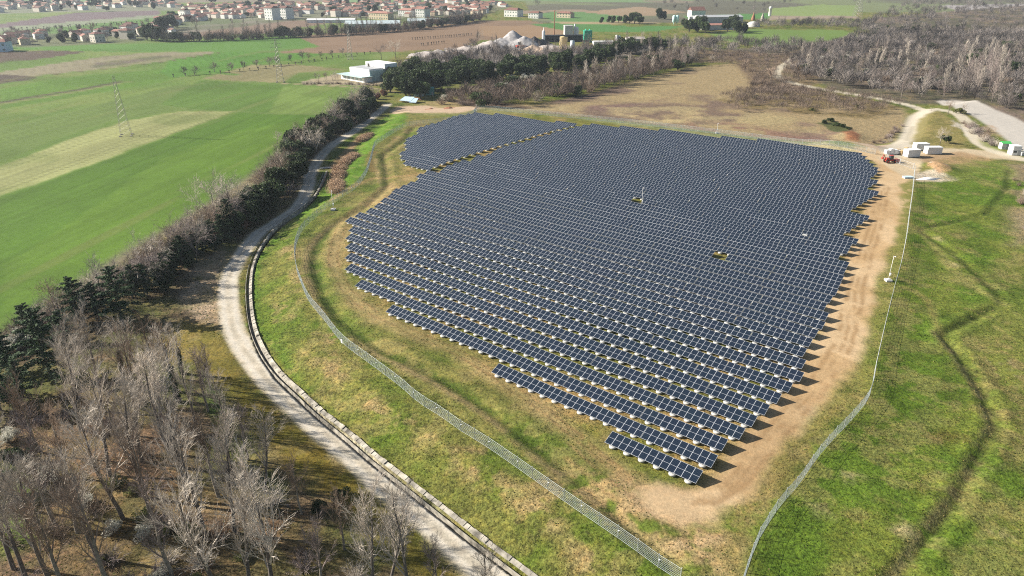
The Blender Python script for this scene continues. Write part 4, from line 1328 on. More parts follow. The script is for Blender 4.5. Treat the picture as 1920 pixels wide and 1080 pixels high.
def cards(rs, C, size, flat=0.0, aspect=1.6):
    """leaf clumps: one quad per centre, random orientation"""
    n = len(C)
    u = rs.normal(0, 1, (n, 3)); u[:, 2] *= (1 - flat); u /= np.linalg.norm(u, axis=1)[:, None]
    v = rs.normal(0, 1, (n, 3)); v[:, 2] *= (1 - flat); v -= u * (u * v).sum(1)[:, None]; v /= np.linalg.norm(v, axis=1)[:, None]
    s = (size * rs.uniform(0.6, 1.4, n))[:, None]
    V = np.stack([C - u * s * aspect / 2, C + v * s / 2, C + u * s * aspect / 2, C - v * s / 2], 1)
    V = V + rs.normal(0, 1, V.shape) * s[:, None] * 0.12
    return V.reshape(-1, 3), np.arange(n * 4).reshape(-1, 4)

M_bark = material("grey_bark", (0.13, 0.11, 0.095), 0.95, var=0.3, scale=2, bump=0.4, rand=0.2)
M_barkpale = material("pale_bark", (0.22, 0.19, 0.155), 0.95, var=0.3, scale=1.5, rand=0.2)
M_twig = material("bare_twigs", (0.43, 0.38, 0.325), 0.9, var=0.25, scale=0.5, rand=0.25)
M_twigb = material("brown_twigs", (0.22, 0.165, 0.125), 0.9, var=0.3, scale=0.6, rand=0.3)
M_twigp = material("mauve_twigs", (0.24, 0.195, 0.18), 0.9, var=0.3, scale=0.6, rand=0.25)
M_needle = material("cedar_needles", (0.040, 0.070, 0.030), 0.85, var=0.7, scale=1.2, transl=0.15, rand=0.3)
M_ever = material("evergreen_leaves", (0.040, 0.062, 0.020), 0.7, var=0.5, scale=1.0, transl=0.2, rand=0.35)
M_olive = material("olive_leaves", (0.13, 0.14, 0.045), 0.8, var=0.35, scale=1.0, transl=0.25, rand=0.2)
M_ivy = material("ivy_leaves", (0.028, 0.055, 0.014), 0.6, var=0.5, scale=2.0, transl=0.15)
M_flower = material("white_blossom", (0.48, 0.47, 0.40), 0.9, var=0.2, scale=1.5, transl=0.3)
M_red_leaf = material("reddish_dry_leaves", (0.17, 0.085, 0.055), 0.9, var=0.35, scale=1.2, transl=0.2, rand=0.2)
M_reed = material("dry_reed", (0.42, 0.30, 0.20), 0.95, var=0.3, scale=1.5)

protos = {}
def make_proto(key, name, parts, **kw):
    protos.setdefault(key, []).append((name, parts))

M_twigd = material("dark_grey_twigs", (0.19, 0.162, 0.145), 0.9, var=0.35, scale=0.4, rand=0.35)
# tall bare poplars of the near grove
for s, (H, cnt, lean) in enumerate(((17, (16, 9, 9), 0.05), (15, (14, 9, 9), -0.08), (18, (16, 9, 9), 0.09), (13, (14, 9, 9), -0.04), (16, (15, 9, 9), 0.02))):
    rs = np.random.RandomState(100 + s)
    o = grow(rs, H, 0.24 + 0.004 * H, 3, lean, up=0.54, lens=(0.38, 0.45, 0.5), counts=cnt, start=0.25, twig=0.015, wig=0.10, tropism=0.45, segn=(9, 6, 3, 2))
    a, b = tree_meshes('poplar', o, M_barkpale if s % 2 else M_bark, [M_twig, M_twigb, M_twig, M_twigp, M_twig][s])
    make_proto('poplar', 'bare_poplar', [('trunk', a), ('crown', b)])
# medium bare broadleaf, spreading crown
for s in range(4):
    rs = np.random.RandomState(200 + s)
    o = grow(rs, 5.5 + s * 0.5, 0.16, 3, rs.uniform(-.1, .1), up=0.8, lens=(0.75, 0.5, 0.5), counts=(10, 8, 6, 4), start=0.25, twig=0.016, wig=0.14, tropism=0.2, segn=(5, 4, 3, 1))
    a, b = tree_meshes('tree', o, M_bark, [M_twig, M_twigb, M_twigp, M_twig][s])
    make_proto('bare', 'bare_tree', [('trunk', a), ('crown', b)])
# slender bare trees, coarser twigs (for the belts and the wood)
for s in range(4):
    rs = np.random.RandomState(300 + s)
    o = grow(rs, 10 + s, 0.15, 2, rs.uniform(-.06, .06), up=0.5, lens=(0.34, 0.5), counts=(22, 9), start=0.18, twig=0.035, wig=0.10, tropism=0.5, segn=(6, 3, 1))
    a, b = tree_meshes('slim', o, M_bark if s % 2 else M_barkpale, [M_twigd, M_twigp, M_twig, M_twigd][s], 5)
    make_proto('slim', 'slender_bare_tree', [('trunk', a), ('crown', b)])
# round far bare trees
for s in range(4):
    rs = np.random.RandomState(350 + s)
    o = grow(rs, 5.0, 0.2, 2, rs.uniform(-.1, .1), up=0.75, lens=(0.8, 0.55), counts=(16, 12), start=0.2, twig=0.045, wig=0.14, tropism=0.2, segn=(4, 3, 1))
    a, b = tree_meshes('round', o, M_bark, [M_twigd, M_twigp, M_twigd, M_twigb][s], 5)
    make_proto('round', 'round_bare_tree', [('trunk', a), ('crown', b)])
# twiggy shrubs
for s in range(5):
    rs = np.random.RandomState(400 + s)
    A, B, r0, r1 = [], [], [], []
    for k in range(46):
        a = rs.uniform(0, 2 * PI); el = rs.uniform(0.35, 1.4)
        d = np.array([math.cos(a) * math.cos(el), math.sin(a) * math.cos(el), math.sin(el)])
        p = np.array([rs.normal(0, .35), rs.normal(0, .35), 0])
        L = rs.uniform(1.6, 2.8)
        q = p + d * L * 0.55; e = q + (d + rs.normal(0, .25, 3)) * L * 0.5
        A += [p, q]; B += [q, e]; r0 += [0.035, 0.024]; r1 += [0.024, 0.012]
        for j in range(11):
            t = rs.uniform(0.2, 1.1); c = p + (e - p) * t
            dd = d + rs.normal(0, 0.55, 3); dd /= np.linalg.norm(dd)
            A.append(c); B.append(c + dd * rs.uniform(0.35, 0.9)); r0.append(0.016); r1.append(0.009)
    V, Q = segs_to_mesh(A, B, r0, r1, 3)
    make_proto('shrub', 'bare_shrub', [(None, add_mesh('bare_shrub', V, Q, [M_twigb, M_twigp, M_twig, M_twigb, M_twigp][s]))])
# cedars
for s in range(4):
    rs = np.random.RandomState(500 + s)
    H = 11 + s * 0.8
    ts = [(np.array([0, 0, H * i / 8]), np.array([rs.normal(0, .04), rs.normal(0, .04), H * (i + 1) / 8]), 0.22 * (1 - i / 8.5), 0.22 * (1 - (i + 1) / 8.5)) for i in range(8)]
    for i in range(1, 8): ts[i] = (ts[i - 1][1],) + ts[i][1:]
    V, Q = segs_to_mesh([t[0] for t in ts], [t[1] for t in ts], [t[2] for t in ts], [t[3] for t in ts], 7)
    tr = add_mesh('trunk', V, Q, M_bark, smooth=True)
    A, B, r0, r1, C = [], [], [], [], []
    nb = 40
    for k in range(nb):
        t = 0.16 + 0.84 * (k / nb) ** 0.95
        z = H * t
        L = (H * 0.44) * (1.05 - t) ** 0.75 * rs.uniform(0.5, 1.2) + 0.3
        a = k * 2.4 + rs.normal(0, .3)
        d = np.array([math.cos(a), math.sin(a), 0.18 + 0.5 * t])
        p = np.array([0, 0, z]); prev = p
        for j in range(4):
            d = d + np.array([0, 0, -0.13]); nx = prev + d / np.linalg.norm(d) * L / 4
            A.append(prev); B.append(nx); r0.append(0.05 * (1 - j / 5)); r1.append(0.05 * (1 - (j + 1) / 5))
            m = int(17 * (0.5 + j * 0.35) * (0.6 + L / 4))
            cc = prev + (nx - prev) * rs.uniform(0, 1, (m, 1)) + rs.normal(0, 1, (m, 3)) * np.array([0.30, 0.30, 0.07]) * (0.6 + 0.22 * L * (1 - j / 6))
            C.append(cc); prev = nx
    C = np.vstack(C)
    V1, Q1 = segs_to_mesh(A, B, r0, r1, 3)
    V2, Q2 = cards(rs, C, 0.34, flat=0.55, aspect=1.7)
    cr = add_mesh('crown', np.vstack([V1, V2]), np.vstack([Q1, Q2 + len(V1)]), [M_bark, M_needle], [0] * len(Q1) + [1] * len(Q2))
    make_proto('cedar', 'cedar_tree', [('trunk', tr), ('crown', cr)])
# evergreen bushes and trees: lumpy shells of leaf clumps
def lump_points(rs, n, W, H, lumps=9, base=0.15):
    c = np.c_[rs.normal(0, W * 0.25, lumps), rs.normal(0, W * 0.25, lumps), rs.uniform(H * 0.3, H * 0.85, lumps)]
    c[0] = (0, 0, H * 0.5)
    r = rs.uniform(0.26, 0.42, lumps) * W
    k = rs.randint(0, lumps, n)
    d = rs.normal(0, 1, (n, 3)); d /= np.linalg.norm(d, axis=1)[:, None]
    rad_ = r[k][:, None] * rs.uniform(0.55, 1.05, (n, 1))
    P = c[k] + d * rad_ * np.array([1, 1, H / W * 0.75])
    P[:, 2] = np.abs(P[:, 2]) + base * 0.3
    P[:, 2] = np.minimum(P[:, 2], H * 1.05)
    return P
for key, nm, mats, W, H, n, size in (('ever', 'evergreen_bush', [M_ever, M_ever, M_ever], 3.2, 3.4, 2600, 0.26), ('evertree', 'evergreen_tree', [M_ever, M_ever], 5.2, 7.5, 4200, 0.38), ('olive', 'olive_green_bush', [M_olive], 3.2, 3.0, 1800, 0.24),
                                     ('flower', 'blossoming_bush', [M_flower], 3.0, 2.8, 1500, 0.20), ('red', 'russet_bush', [M_red_leaf], 3.4, 3.6, 2600, 0.22)):
    for s, mt in enumerate(mats):
        rs = np.random.RandomState(600 + s + len(key))
        V2, Q2 = cards(rs, lump_points(rs, n, W, H), size)
        A, B, r0, r1 = [], [], [], []
        for k in range(14):
            e = np.array([rs.normal(0, W * .22), rs.normal(0, W * .22), H * rs.uniform(.5, .85)])
            A.append((rs.normal(0, .15), rs.normal(0, .15), 0)); B.append(e); r0.append(0.07); r1.append(0.03)
        V1, Q1 = segs_to_mesh(A, B, r0, r1, 4)
        if key in ('evertree',):
            make_proto(key, nm, [('trunk', add_mesh('trunk', V1, Q1, M_bark)), ('crown', add_mesh('crown', V2, Q2, mt))])
        else:
            make_proto(key, nm, [(None, add_mesh(nm, np.vstack([V1, V2]), np.vstack([Q1, Q2 + len(V1)]), [M_bark, mt], [0] * len(Q1) + [1] * len(Q2)))])
# ivy-wrapped bare tree
for s in range(2):
    rs = np.random.RandomState(700 + s)
    o = grow(rs, 14, 0.24, 3, 0.05, up=0.6, lens=(0.38, 0.45, 0.5), counts=(13, 8, 6, 4), start=0.32, twig=0.013, wig=0.10, tropism=0.4, segn=(9, 6, 3, 2))
    a, b = tree_meshes('poplar', o, M_bark, M_twig)
    t = o[0]
    C = []
    for q in t[:5]:
        m = 260
        f = rs.uniform(0, 1, (m, 1)); c = q[0] + (q[1] - q[0]) * f
        an = rs.uniform(0, 2 * PI, m)
        C.append(c + np.c_[np.cos(an), np.sin(an), rs.normal(0, .3, m)] * (rs.uniform(0.25, 0.55, (m, 1))))
    V, Q = cards(rs, np.vstack(C), 0.22)
    make_proto('ivytree', 'ivy_clad_tree', [('trunk', a), ('crown', b), ('ivy', add_mesh('ivy', V, Q, M_ivy))])
rs = np.random.RandomState(901)
A, B = [(0, 0, 0)], [(0, 0, 1.3)]
for k in range(40):
    a = rs.uniform(0, 2 * PI); A.append((0, 0, 1.2)); B.append((math.cos(a) * .5, math.sin(a) * .5, 1.2 + rs.uniform(.1, .8)))
V, Q = segs_to_mesh(A, B, [.22] + [.06] * 40, [.2] + [.03] * 40, 5)
make_proto('stump', 'pollard_stump', [(None, add_mesh('pollard_stump', V, Q, M_bark))])
# dry reeds
for s in range(2):
    rs = np.random.RandomState(800 + s)
    n = 900
    p = np.c_[rs.normal(0, 1.1, n), rs.normal(0, 1.1, n), np.zeros(n)]
    e = p + np.c_[rs.normal(0, .25, n), rs.normal(0, .25, n), rs.uniform(1.0, 2.0, n)]
    V, Q = segs_to_mesh(p, e, np.full(n, .03), np.full(n, .015), 3)
    C = e + rs.normal(0, .05, e.shape)
    V2, Q2 = cards(rs, C, 0.16)
    make_proto('reed', 'reed_clump', [(None, add_mesh('reed_clump', np.vstack([V, V2]), np.vstack([Q, Q2 + len(V)]), M_reed))])

placed = {}
def plant(key, x, y, s=1.0, z=None, sxy=None, name=None, var=None, grp='g', desc=None, cat='tree', parts=True, group=None, rz=None):
    name0, parts_ = R.choice(protos[key]) if var is None else protos[key][var % len(protos[key])]
    z = gz(x, y) if z is None else z
    sc_ = (s * (sxy or 1), s * (sxy or 1), s)
    rz = R.uniform(0, 2 * PI) if rz is None else rz
    if len(parts_) == 1 and parts_[0][0] is None:
        r = link(bpy.data.objects.new(name0, parts_[0][1]))
    else:
        r = bpy.data.objects.new(name0, None); link(r)
        for pn, me in parts_:
            link(bpy.data.objects.new(pn, me), r)
    r.location = (x, y, z - 0.05); r.rotation_euler = (0, 0, rz); r.scale = sc_
    placed.setdefault((grp, desc, cat, group), []).append((r, x, y))
    return r

def plant_px(key, px, py, s=1.0, **kw):
    p = G(px, py)
    return plant(key, p[0], p[1], s, **kw)

def scatter(poly, n, z=0.0, mind=0.0, rnd=R, tries=40):
    """n points spread over a traced outline (world, evenly)"""
    P = np.array([back(a[0], a[1], z)[:2] for a in poly])
    lo, hi = P.min(0), P.max(0)
    out = []
    t = 0
    while len(out) < n and t < n * tries:
        t += 1
        q = (rnd.uniform(lo[0], hi[0]), rnd.uniform(lo[1], hi[1]))
        if not inside(np.array([q[0]]), np.array([q[1]]), P)[0]: continue
        if mind and any((q[0] - o[0]) ** 2 + (q[1] - o[1]) ** 2 < mind * mind for o in out): continue
        out.append(q)
    return out

def along_px(px, n, spread=0.0, z=0.0, jitter=0.5):
    P = resample(catmull([back(a, b, z)[:2] for a, b in px], 2.0), 1.0)
    out = []
    for i in range(n):
        f = (i + R.uniform(-jitter, jitter) + 0.5) / n * (len(P) - 1)
        f = min(max(f, 0), len(P) - 1.001); k = int(f)
        q = P[k] + (P[k + 1] - P[k]) * (f - k)
        out.append((q[0] + R.gauss(0, spread), q[1] + R.gauss(0, spread)))
    return out

# ---- near grove, lower left
GROVE = dict(grp='grove', cat='tree', group='tall bare trees of the grove below the gravel road')
near = [(230, 705, .75), (290, 700, .75), (345, 705, .7), (180, 720, .8), (395, 735, .65), (270, 730, .8), (140, 745, .8), (330, 735, .8), (730, 1100, .75), (820, 1120, .7), (680, 1140, .9), (900, 1150, .6), (200, 770, .95), (262, 755, .95), (330, 750, .9), (385, 770, .85), (150, 800, .95), (235, 835, 1.0), (310, 850, 1.0), (80, 850, .9), (40, 960, .95), (100, 990, 1.0), (20, 1060, 1.0), (180, 1040, 1.0), (640, 1080, .8), (560, 960, .6), (500, 930, .7), (470, 860, .6), (430, 820, .65), (90, 1090, 1.0), (215, 1110, 1.05), (262, 1125, 1.0), (415, 1120, 1.0), (330, 1090, 1.0), (470, 1110, 0.95), (520, 1140, 1.0), (140, 1120, 1.0), (60, 1100, .9), (560, 1060, .8), (600, 1100, .8),
        (380, 1010, 1.0), (440, 1000, .95), (300, 1000, 1.0), (225, 980, 1.0), (150, 1000, .9), (500, 985, .85), (350, 940, 1.0), (280, 930, .95), (410, 930, .95), (200, 900, .9), (330, 880, .9),
        (260, 860, .85), (385, 870, .85), (450, 905, .7), (120, 890, .8), (300, 820, .8), (215, 815, .75), (360, 800, .7), (700, 1120, .8), (870, 1130, .65), (640, 1030, .6), (780, 1150, .8)]
near = [q for i, q in enumerate(near) if i % 7 != 3]
for i, (a, b, s) in enumerate(near):
    key = 'ivytree' if i in (0, 2, 12) else 'poplar'
    plant_px(key, a + R.uniform(-8, 8), b + R.uniform(-8, 8), s * R.uniform(.9, 1.1) * 0.98, var=i, desc='tall bare pale twigged tree in the grove below the gravel road', **GROVE)
for q in scatter([(0, 800), (150, 720), (330, 760), (420, 850), (600, 1000), (760, 1130), (0, 1160)], 50, LOW, 1.8):
    plant('shrub', q[0], q[1], R.uniform(.6, 1.1), grp='grovebush', desc='low bare twiggy shrub under the grove below the road', cat='shrub', group='bare shrubs under the grove')
for q in scatter([(0, 850), (200, 900), (500, 1040), (640, 1130), (0, 1160)], 12, LOW, 3):
    plant('olive', q[0], q[1], R.uniform(.3, .6), grp='groveolive', desc='small olive green bush under the bare grove', cat='bush', group='olive green bushes under the grove')
for a, b, s in ((35, 870, .9), (15, 930, 1.0), (640, 935, .5), (600, 960, .5), (30, 760, .8)):
    plant_px('ever', a, b, s, grp='groveever', desc='dark evergreen bush at the edge of the bare grove', cat='bush', group='evergreen bushes around the grove')
for a, b, s in ((55, 640, 1.1), (35, 655, 1.0), (15, 830, .8), (300, 1085, .6), (268, 1010, .6), (100, 900, .8), (210, 1000, .6), (160, 950, .6)):
    plant_px('flower', a, b, s, grp='groveflower', desc='pale blossoming bush among the trees left of the gravel road', cat='bush', group='blossoming bushes left of the road')
# ---- cedars along the left of the road
for a, b, s in ((277, 556, .62), (327, 517, .52), (228, 602, .95), (150, 606, .85), (95, 705, 1.05), (2, 770, .9), (45, 745, .6), (255, 560, .6), (60, 640, .7), (186, 600, .7), (382, 462, .45), (443, 440, .5), (482, 400, .55), (300, 530, .5), (18, 700, .8), (120, 640, .6), (345, 500, .62), (366, 484, .6), (398, 470, .66), (418, 455, .7), (312, 528, .66), (432, 440, .75), (462, 415, .7), (350, 478, .55)):
    plant_px('cedar', a, b, s * R.uniform(.95, 1.05), grp='cedar', desc='dark green cedar left of the gravel road', cat='tree', group='dark cedars left of the gravel road')
# ---- hedge belt between fields and road
for q in along_px([(-60, 690), (60, 620), (140, 572), (200, 545), (260, 508), (330, 472), (390, 430)], 42, 1.8, LOW):
    plant('shrub', q[0], q[1], R.uniform(.9, 1.5), grp='hedge1', desc='mauve grey bare shrub between the green field and the cedars', cat='shrub', group='bare shrubs along the field border')
for q in along_px([(60, 640), (140, 590), (220, 560), (300, 510), (360, 468), (430, 420)], 26, 1.8, LOW):
    plant('bare', q[0], q[1], R.uniform(.6, 1.0), grp='hedge2', desc='bare tree in the hedge between the field and the gravel road', cat='tree', group='bare trees of the hedge left of the road')
for a, b, s in ((105, 585, 1.0), (120, 600, .9), (345, 495, .6), (372, 480, .6), (395, 465, .55), (420, 450, .6), (520, 270, .75), (600, 245, .7), (640, 225, .7), (660, 208, .7), (672, 200, .7), (690, 195, .7)):
    plant_px('bare', a, b, s, grp='hedge3', desc='bare tree standing taller than the hedge left of the road', cat='tree', group='taller bare trees left of the road')
for q in along_px([(425, 448), (470, 412), (505, 378), (535, 350), (552, 325), (560, 300), (590, 277), (625, 252), (665, 228), (700, 205)], 54, 2.2, LOW):
    plant(R.choice(['ever', 'ever', 'ever', 'shrub']), q[0], q[1], R.uniform(1.0, 1.8), grp='hedge4', desc='dense dark bush in the hedge along the gravel road', cat='bush', group='dark bushes of the roadside hedge')
for q in along_px([(440, 432), (480, 395), (520, 358), (545, 328), (565, 290), (620, 245), (670, 215), (700, 190)], 42, 1.8, LOW):
    plant('evertree', q[0], q[1], R.uniform(.6, 1.45), grp='hedge5', desc='dark evergreen tree in the roadside hedge', cat='tree', group='evergreen trees of the roadside hedge')
for a, b, s in ((448, 432, 1.25), (462, 425, 1.1), (405, 452, .8), (415, 448, .7), (720, 180, 1.0), (708, 186, 1.0)):
    plant_px('red', a, b, s, grp='russet', desc='russet brown leaved bush beside the gravel road', cat='bush', group='russet bushes beside the gravel road')
for q in along_px([(420, 412), (480, 360), (540, 310), (580, 270), (660, 210)], 30, 2.0, LOW):
    plant('shrub', q[0], q[1], R.uniform(1.2, 2.1), grp='hedge6', desc='grey bare shrub behind the dark roadside hedge', cat='shrub', group='bare shrubs behind the roadside hedge')
for q in along_px([(632, 365), (632, 340), (640, 318), (655, 300), (668, 290)], 18, .5, -1):
    plant('reed', q[0], q[1], R.uniform(.8, 1.1), grp='reed', desc='beige dry reed clump in the ditch by the grassy bank', cat='reeds', group='dry reed clumps in the ditch')
for q in along_px([(678, 262), (690, 252)], 5, .5, -1):
    plant('reed', q[0], q[1], R.uniform(.8, 1.0), grp='reed2', desc='beige dry reed clump in the upper part of the ditch', cat='reeds', group='dry reed clumps in the upper ditch')
for q in along_px([(395, 440), (450, 405), (500, 365), (545, 318), (580, 280), (640, 228), (690, 195)], 36, 2.2, LOW):
    plant('bare', q[0], q[1], R.uniform(.9, 1.6), grp='hedge7', desc='bare brown tree rising from the roadside hedge', cat='tree', group='bare trees rising from the roadside hedge')
for q in along_px([(230, 575), (290, 530), (350, 480), (410, 440), (450, 410)], 20, 2.2, LOW):
    plant('bare', q[0], q[1], R.uniform(.9, 1.35), grp='hedge8', desc='bare brown tree between the small cedars', cat='tree', group='bare trees between the small cedars')
for q in along_px([(250, 560), (310, 515), (360, 475), (420, 435)], 12, 2.0, LOW):
    plant('evertree', q[0], q[1], R.uniform(.5, .85), grp='hedge9', desc='dark evergreen between the small cedars', cat='tree', group='evergreens between the small cedars')
# ---- dark evergreen wood behind the yard and the belts that run right from it
NB = [(722, 172), (745, 160), (770, 180), (820, 176), (850, 165), (900, 160), (960, 150), (1040, 138), (1110, 122), (1190, 102), (1250, 92), (1240, 84), (1180, 94), (1100, 108), (1000, 124), (940, 132), (860, 136), (800, 134), (740, 134)]
for q in scatter(NB, 92, 0, 4.5):
    plant('evertree', q[0], q[1], R.uniform(1.1, 1.75), grp='northbelt', desc='dark evergreen in the dense belt before the gravel works', cat='tree', group='evergreen trees of the dense belt')
for q in scatter([(735, 130), (800, 126), (900, 122), (1000, 118), (1100, 100), (1250, 80), (1290, 84), (1260, 100), (1150, 112), (1000, 132), (860, 138), (740, 136)], 40, 0, 6):
    plant(R.choice(['slim', 'round', 'round']), q[0], q[1], R.uniform(.8, 1.2), grp='northbare', desc='bare tree rising from the evergreen belt before the gravel works', cat='tree', group='bare trees of the evergreen belt')
SB = [(825, 188), (850, 176), (900, 168), (1000, 155), (1100, 138), (1200, 116), (1290, 95), (1300, 110), (1270, 128), (1200, 145), (1120, 165), (1000, 192), (900, 198)]
for q in scatter(SB, 44, 0, 6.0):
    plant(R.choice(['shrub', 'shrub', 'ever']), q[0], q[1], R.uniform(1.5, 2.4), grp='southbush', desc='bare shrub in the belt between the dry basin and the track', cat='shrub', group='shrubs of the belt above the dry basin')
for q in scatter([(1030, 180), (1100, 140), (1200, 118), (1290, 96), (1340, 90), (1300, 120), (1200, 148), (1100, 172)], 58, 0, 4.0):
    plant('slim', q[0], q[1], R.uniform(.75, 1.1), grp='southslim', desc='slender pale bare tree in the row above the dry basin', cat='tree', group='slender bare trees above the dry basin')
for a, b, s in ((835, 190, 1.2), (945, 172, 1.7), (935, 178, 1.4), (1000, 150, 1.2), (985, 150, 1.3), (1060, 152, 1.4), (1035, 165, 1.2), (1200, 90, 1.6), (958, 152, 1.2)):
    plant_px('flower', a, b, s * 1.1, grp='beltflower', desc='pale blossoming bush in the belts above the solar array', cat='bush', group='blossoming bushes of the belts')
for a, b, s in ((728, 150, 1.9), (742, 142, 2.0), (756, 140, 1.6), (1003, 148, 1.6), (1147, 118, 1.5)):
    plant_px('olive', a, b, s, grp='beltolive', desc='yellow green bush at the edge of the dark belt', cat='bush', group='yellow green bushes of the belt')
# shrubs on the banks of the basin
for q in scatter([(1280, 96), (1500, 100), (1540, 140), (1490, 160), (1425, 168), (1380, 118), (1290, 116)], 24, 0, 3.5):
    plant(R.choice(['shrub', 'shrub', 'round']), q[0], q[1], R.uniform(.8, 1.35), grp='bank1', desc='bare shrub on the far bank of the dry basin', cat='shrub', group='bare shrubs on the far bank')
for q in scatter([(1350, 178), (1420, 160), (1560, 172), (1690, 196), (1640, 208), (1500, 200), (1410, 192)], 12, 0, 3.0):
    plant(R.choice(['shrub', 'shrub', 'shrub', 'olive']), q[0], q[1], R.uniform(.5, .9), grp='bank2', desc='bare shrub on the bank below the curving track', cat='shrub', group='bare shrubs below the curving track')
for q in scatter([(1640, 260), (1700, 215), (1690, 240), (1665, 268)], 16, 0, 1.5):
    plant('shrub', q[0], q[1], R.uniform(.5, .7), grp='bank3', desc='mauve bare shrub in the hollow beside the wide track', cat='shrub', group='mauve shrubs in the hollow')
for a, b, s in ((1545, 232, .5), (1558, 228, .5), (1568, 236, .5), (1578, 238, .45), (1590, 243, .4)):
    plant_px('ever', a, b, s, sxy=1.4, grp='hollow', desc='low green bush on the floor of the dry basin', cat='bush', group='green bushes in the basin')
# ---- single trees near the entrance
for a, b, s, k, d in ((1777, 215, .85, 'bare', 'bare spreading tree where the tracks fork'), (1808, 213, .7, 'bare', 'second bare tree at the fork beside the round bush'), (1762, 272, .75, 'bare', 'dense bare tree on the island between the two tracks'), (1745, 214, .35, 'bare', 'thin young bare tree on the island between the tracks'), (1860, 190, 1.3, 'slim', 'tall pale bare tree beyond the wide gravel road'),
                      (893, 210, .5, 'bare', 'small bare tree beyond the far fence')):
    plant_px(k, a, b, s, grp=d, desc=d, cat='tree')
plant_px('evertree', 1773, 268, .45, grp='x1', desc='dark green bush behind the bare tree on the island', cat='bush')
plant_px('olive', 1800, 213, .9, grp='x2', desc='round olive bush at the fork of the tracks', cat='bush')
for q in along_px([(1812, 232), (1840, 255), (1868, 275)], 22, 1.2):
    plant('shrub', q[0], q[1], R.uniform(.6, 1.0), grp='sideroad', desc='bare brown shrub left of the wide gravel road', cat='shrub', group='bare shrubs beside the wide gravel road')
for q in scatter([(1890, 310), (1960, 310), (2020, 480), (1925, 440), (1905, 370)], 26, 0, 2.0):
    plant('shrub', q[0], q[1], R.uniform(.4, .8), grp='meadowedge', desc='bare brown shrub at the right edge of the meadow', cat='shrub', group='bare shrubs at the edge of the meadow')
# ---- the wood on the right: nearest trees one by one, the rest as one mass
WOOD = [(1500, 104), (1560, 85), (1620, 66), (1660, 60), (1960, 60), (2060, 150), (2050, 260), (1960, 230), (1880, 205), (1800, 182), (1700, 180), (1620, 166), (1550, 152), (1490, 140), (1480, 120)]
wp = scatter(WOOD, 420, 0, 4.5)
wp.sort(key=lambda q: q[1])
for i, q in enumerate(wp[:230]):
    k = R.choice(['slim', 'slim', 'round'])
    plant(k, q[0], q[1], R.uniform(1.4, 2.2) if k == 'shrub' else R.uniform(.7, 1.15), grp='wood', desc='bare grey tree at the near side of the wood beyond the basin', cat='tree', group='bare trees of the wood')
for q in scatter([(1500, 108), (1560, 90), (1640, 50), (1900, 40), (1960, 120), (1900, 170), (1750, 175), (1600, 155), (1500, 135)], 70, 0, 8):
    plant(R.choice(['evertree', 'ever']), q[0], q[1], R.uniform(.6, 1.2), grp='woodever2', desc='dark evergreen clump in the wide bare wood', cat='tree', group='evergreen clumps in the wide wood')
for a, b, s in ((1720, 165, 1.2), (1760, 160, 1.0), (1700, 140, .8), (1540, 105, 1.2), (1534, 98, 1.1), (1525, 100, 1.0), (1640, 120, .8), (1780, 140, .8), (1905, 190, .9)):
    plant_px('evertree', a, b, s * .7, grp='woodever', desc='dark evergreen tree inside the bare wood', cat='tree', group='evergreen trees inside the bare wood')
for q in scatter([(1780, 170), (1800, 120), (1870, 110), (1900, 160), (1860, 195)], 30, 0, 4):
    plant('slim', q[0], q[1], R.uniform(1.1, 1.45), grp='woodtall', desc='tall pale bare tree in the clump beside the wide road', cat='tree', group='tall pale trees beside the wide road')

def tuft_mass(name, pts, label, kinds, wid, nseg, hgt, col, seed, cat='woodland'):
    """one object for a far-off mass of bare crowns: a burst of coarse twigs at each point"""
    rs = np.random.RandomState(seed)
    A, B, r0 = [], [], []
    for (x, y), kd in zip(pts, kinds):
        h = hgt * rs.uniform(.45, 1.5)
        w = wid * rs.uniform(.7, 1.3)
        z = LOW if x < -100 else 0
        n = nseg
        th = rs.uniform(0, 2 * PI, n); rr_ = np.sqrt(rs.uniform(0, 1, n)) * w
        zz = h * (0.25 + 0.7 * rs.uniform(0, 1, n) * np.sqrt(1 - (rr_ / w) ** 2 * 0.8))
        c = np.c_[x + np.cos(th) * rr_, y + np.sin(th) * rr_, z + zz]
        d = np.c_[np.cos(th) * .5, np.sin(th) * .5, np.full(n, 1.0)] + rs.normal(0, .35, (n, 3))
        d /= np.linalg.norm(d, axis=1)[:, None]
        L = h * rs.uniform(.12, .3, n)[:, None]
        A.append(c - d * L); B.append(c + d * L); r0.append(np.full(n, h * 0.011))
        A.append(np.array([[x, y, z]])); B.append(np.array([[x, y, z + h * .8]])); r0.append(np.array([h * .018]))
    A, B, r0 = np.vstack(A), np.vstack(B), np.concatenate(r0)
    V, Q = segs_to_mesh(A, B, r0, r0 * .4, 3)
    me = add_mesh(name, V, Q, col)
    return tag(link(bpy.data.objects.new(name, me)), label, cat, kind='stuff')
M_far = material("far_bare_wood", (0.185, 0.163, 0.15), 0.95, var=0.8, scale=0.03)
pts = [q for q in wp[230:]]
pts += scatter(WOOD, 900, 0, 2.2)
pts += scatter([(1600, 70), (1640, 30), (1700, 6), (1960, -10), (2500, 0), (2400, 160), (2060, 150), (1960, 70), (1660, 60)], 1500, 0, 5)
pts += scatter([(1280, 84), (1340, 74), (1560, 84), (1610, 70), (1600, 96), (1500, 104), (1290, 98)], 150, 0, 4)
pts += scatter([(1440, 44), (1640, 40), (1640, 64), (1580, 52), (1440, 50), (1380, 50)], 120, 0, 7)
pts += scatter([(1230, 22), (1440, 22), (1440, 8), (1600, 4), (1640, 20), (1660, -30), (1280, -30)], 260, 0, 18)
tuft_mass('woodland', pts, 'grey bare woodland that spreads into the distance on the right', [0] * len(pts), 3.4, 90, 6.0, M_far, 3)
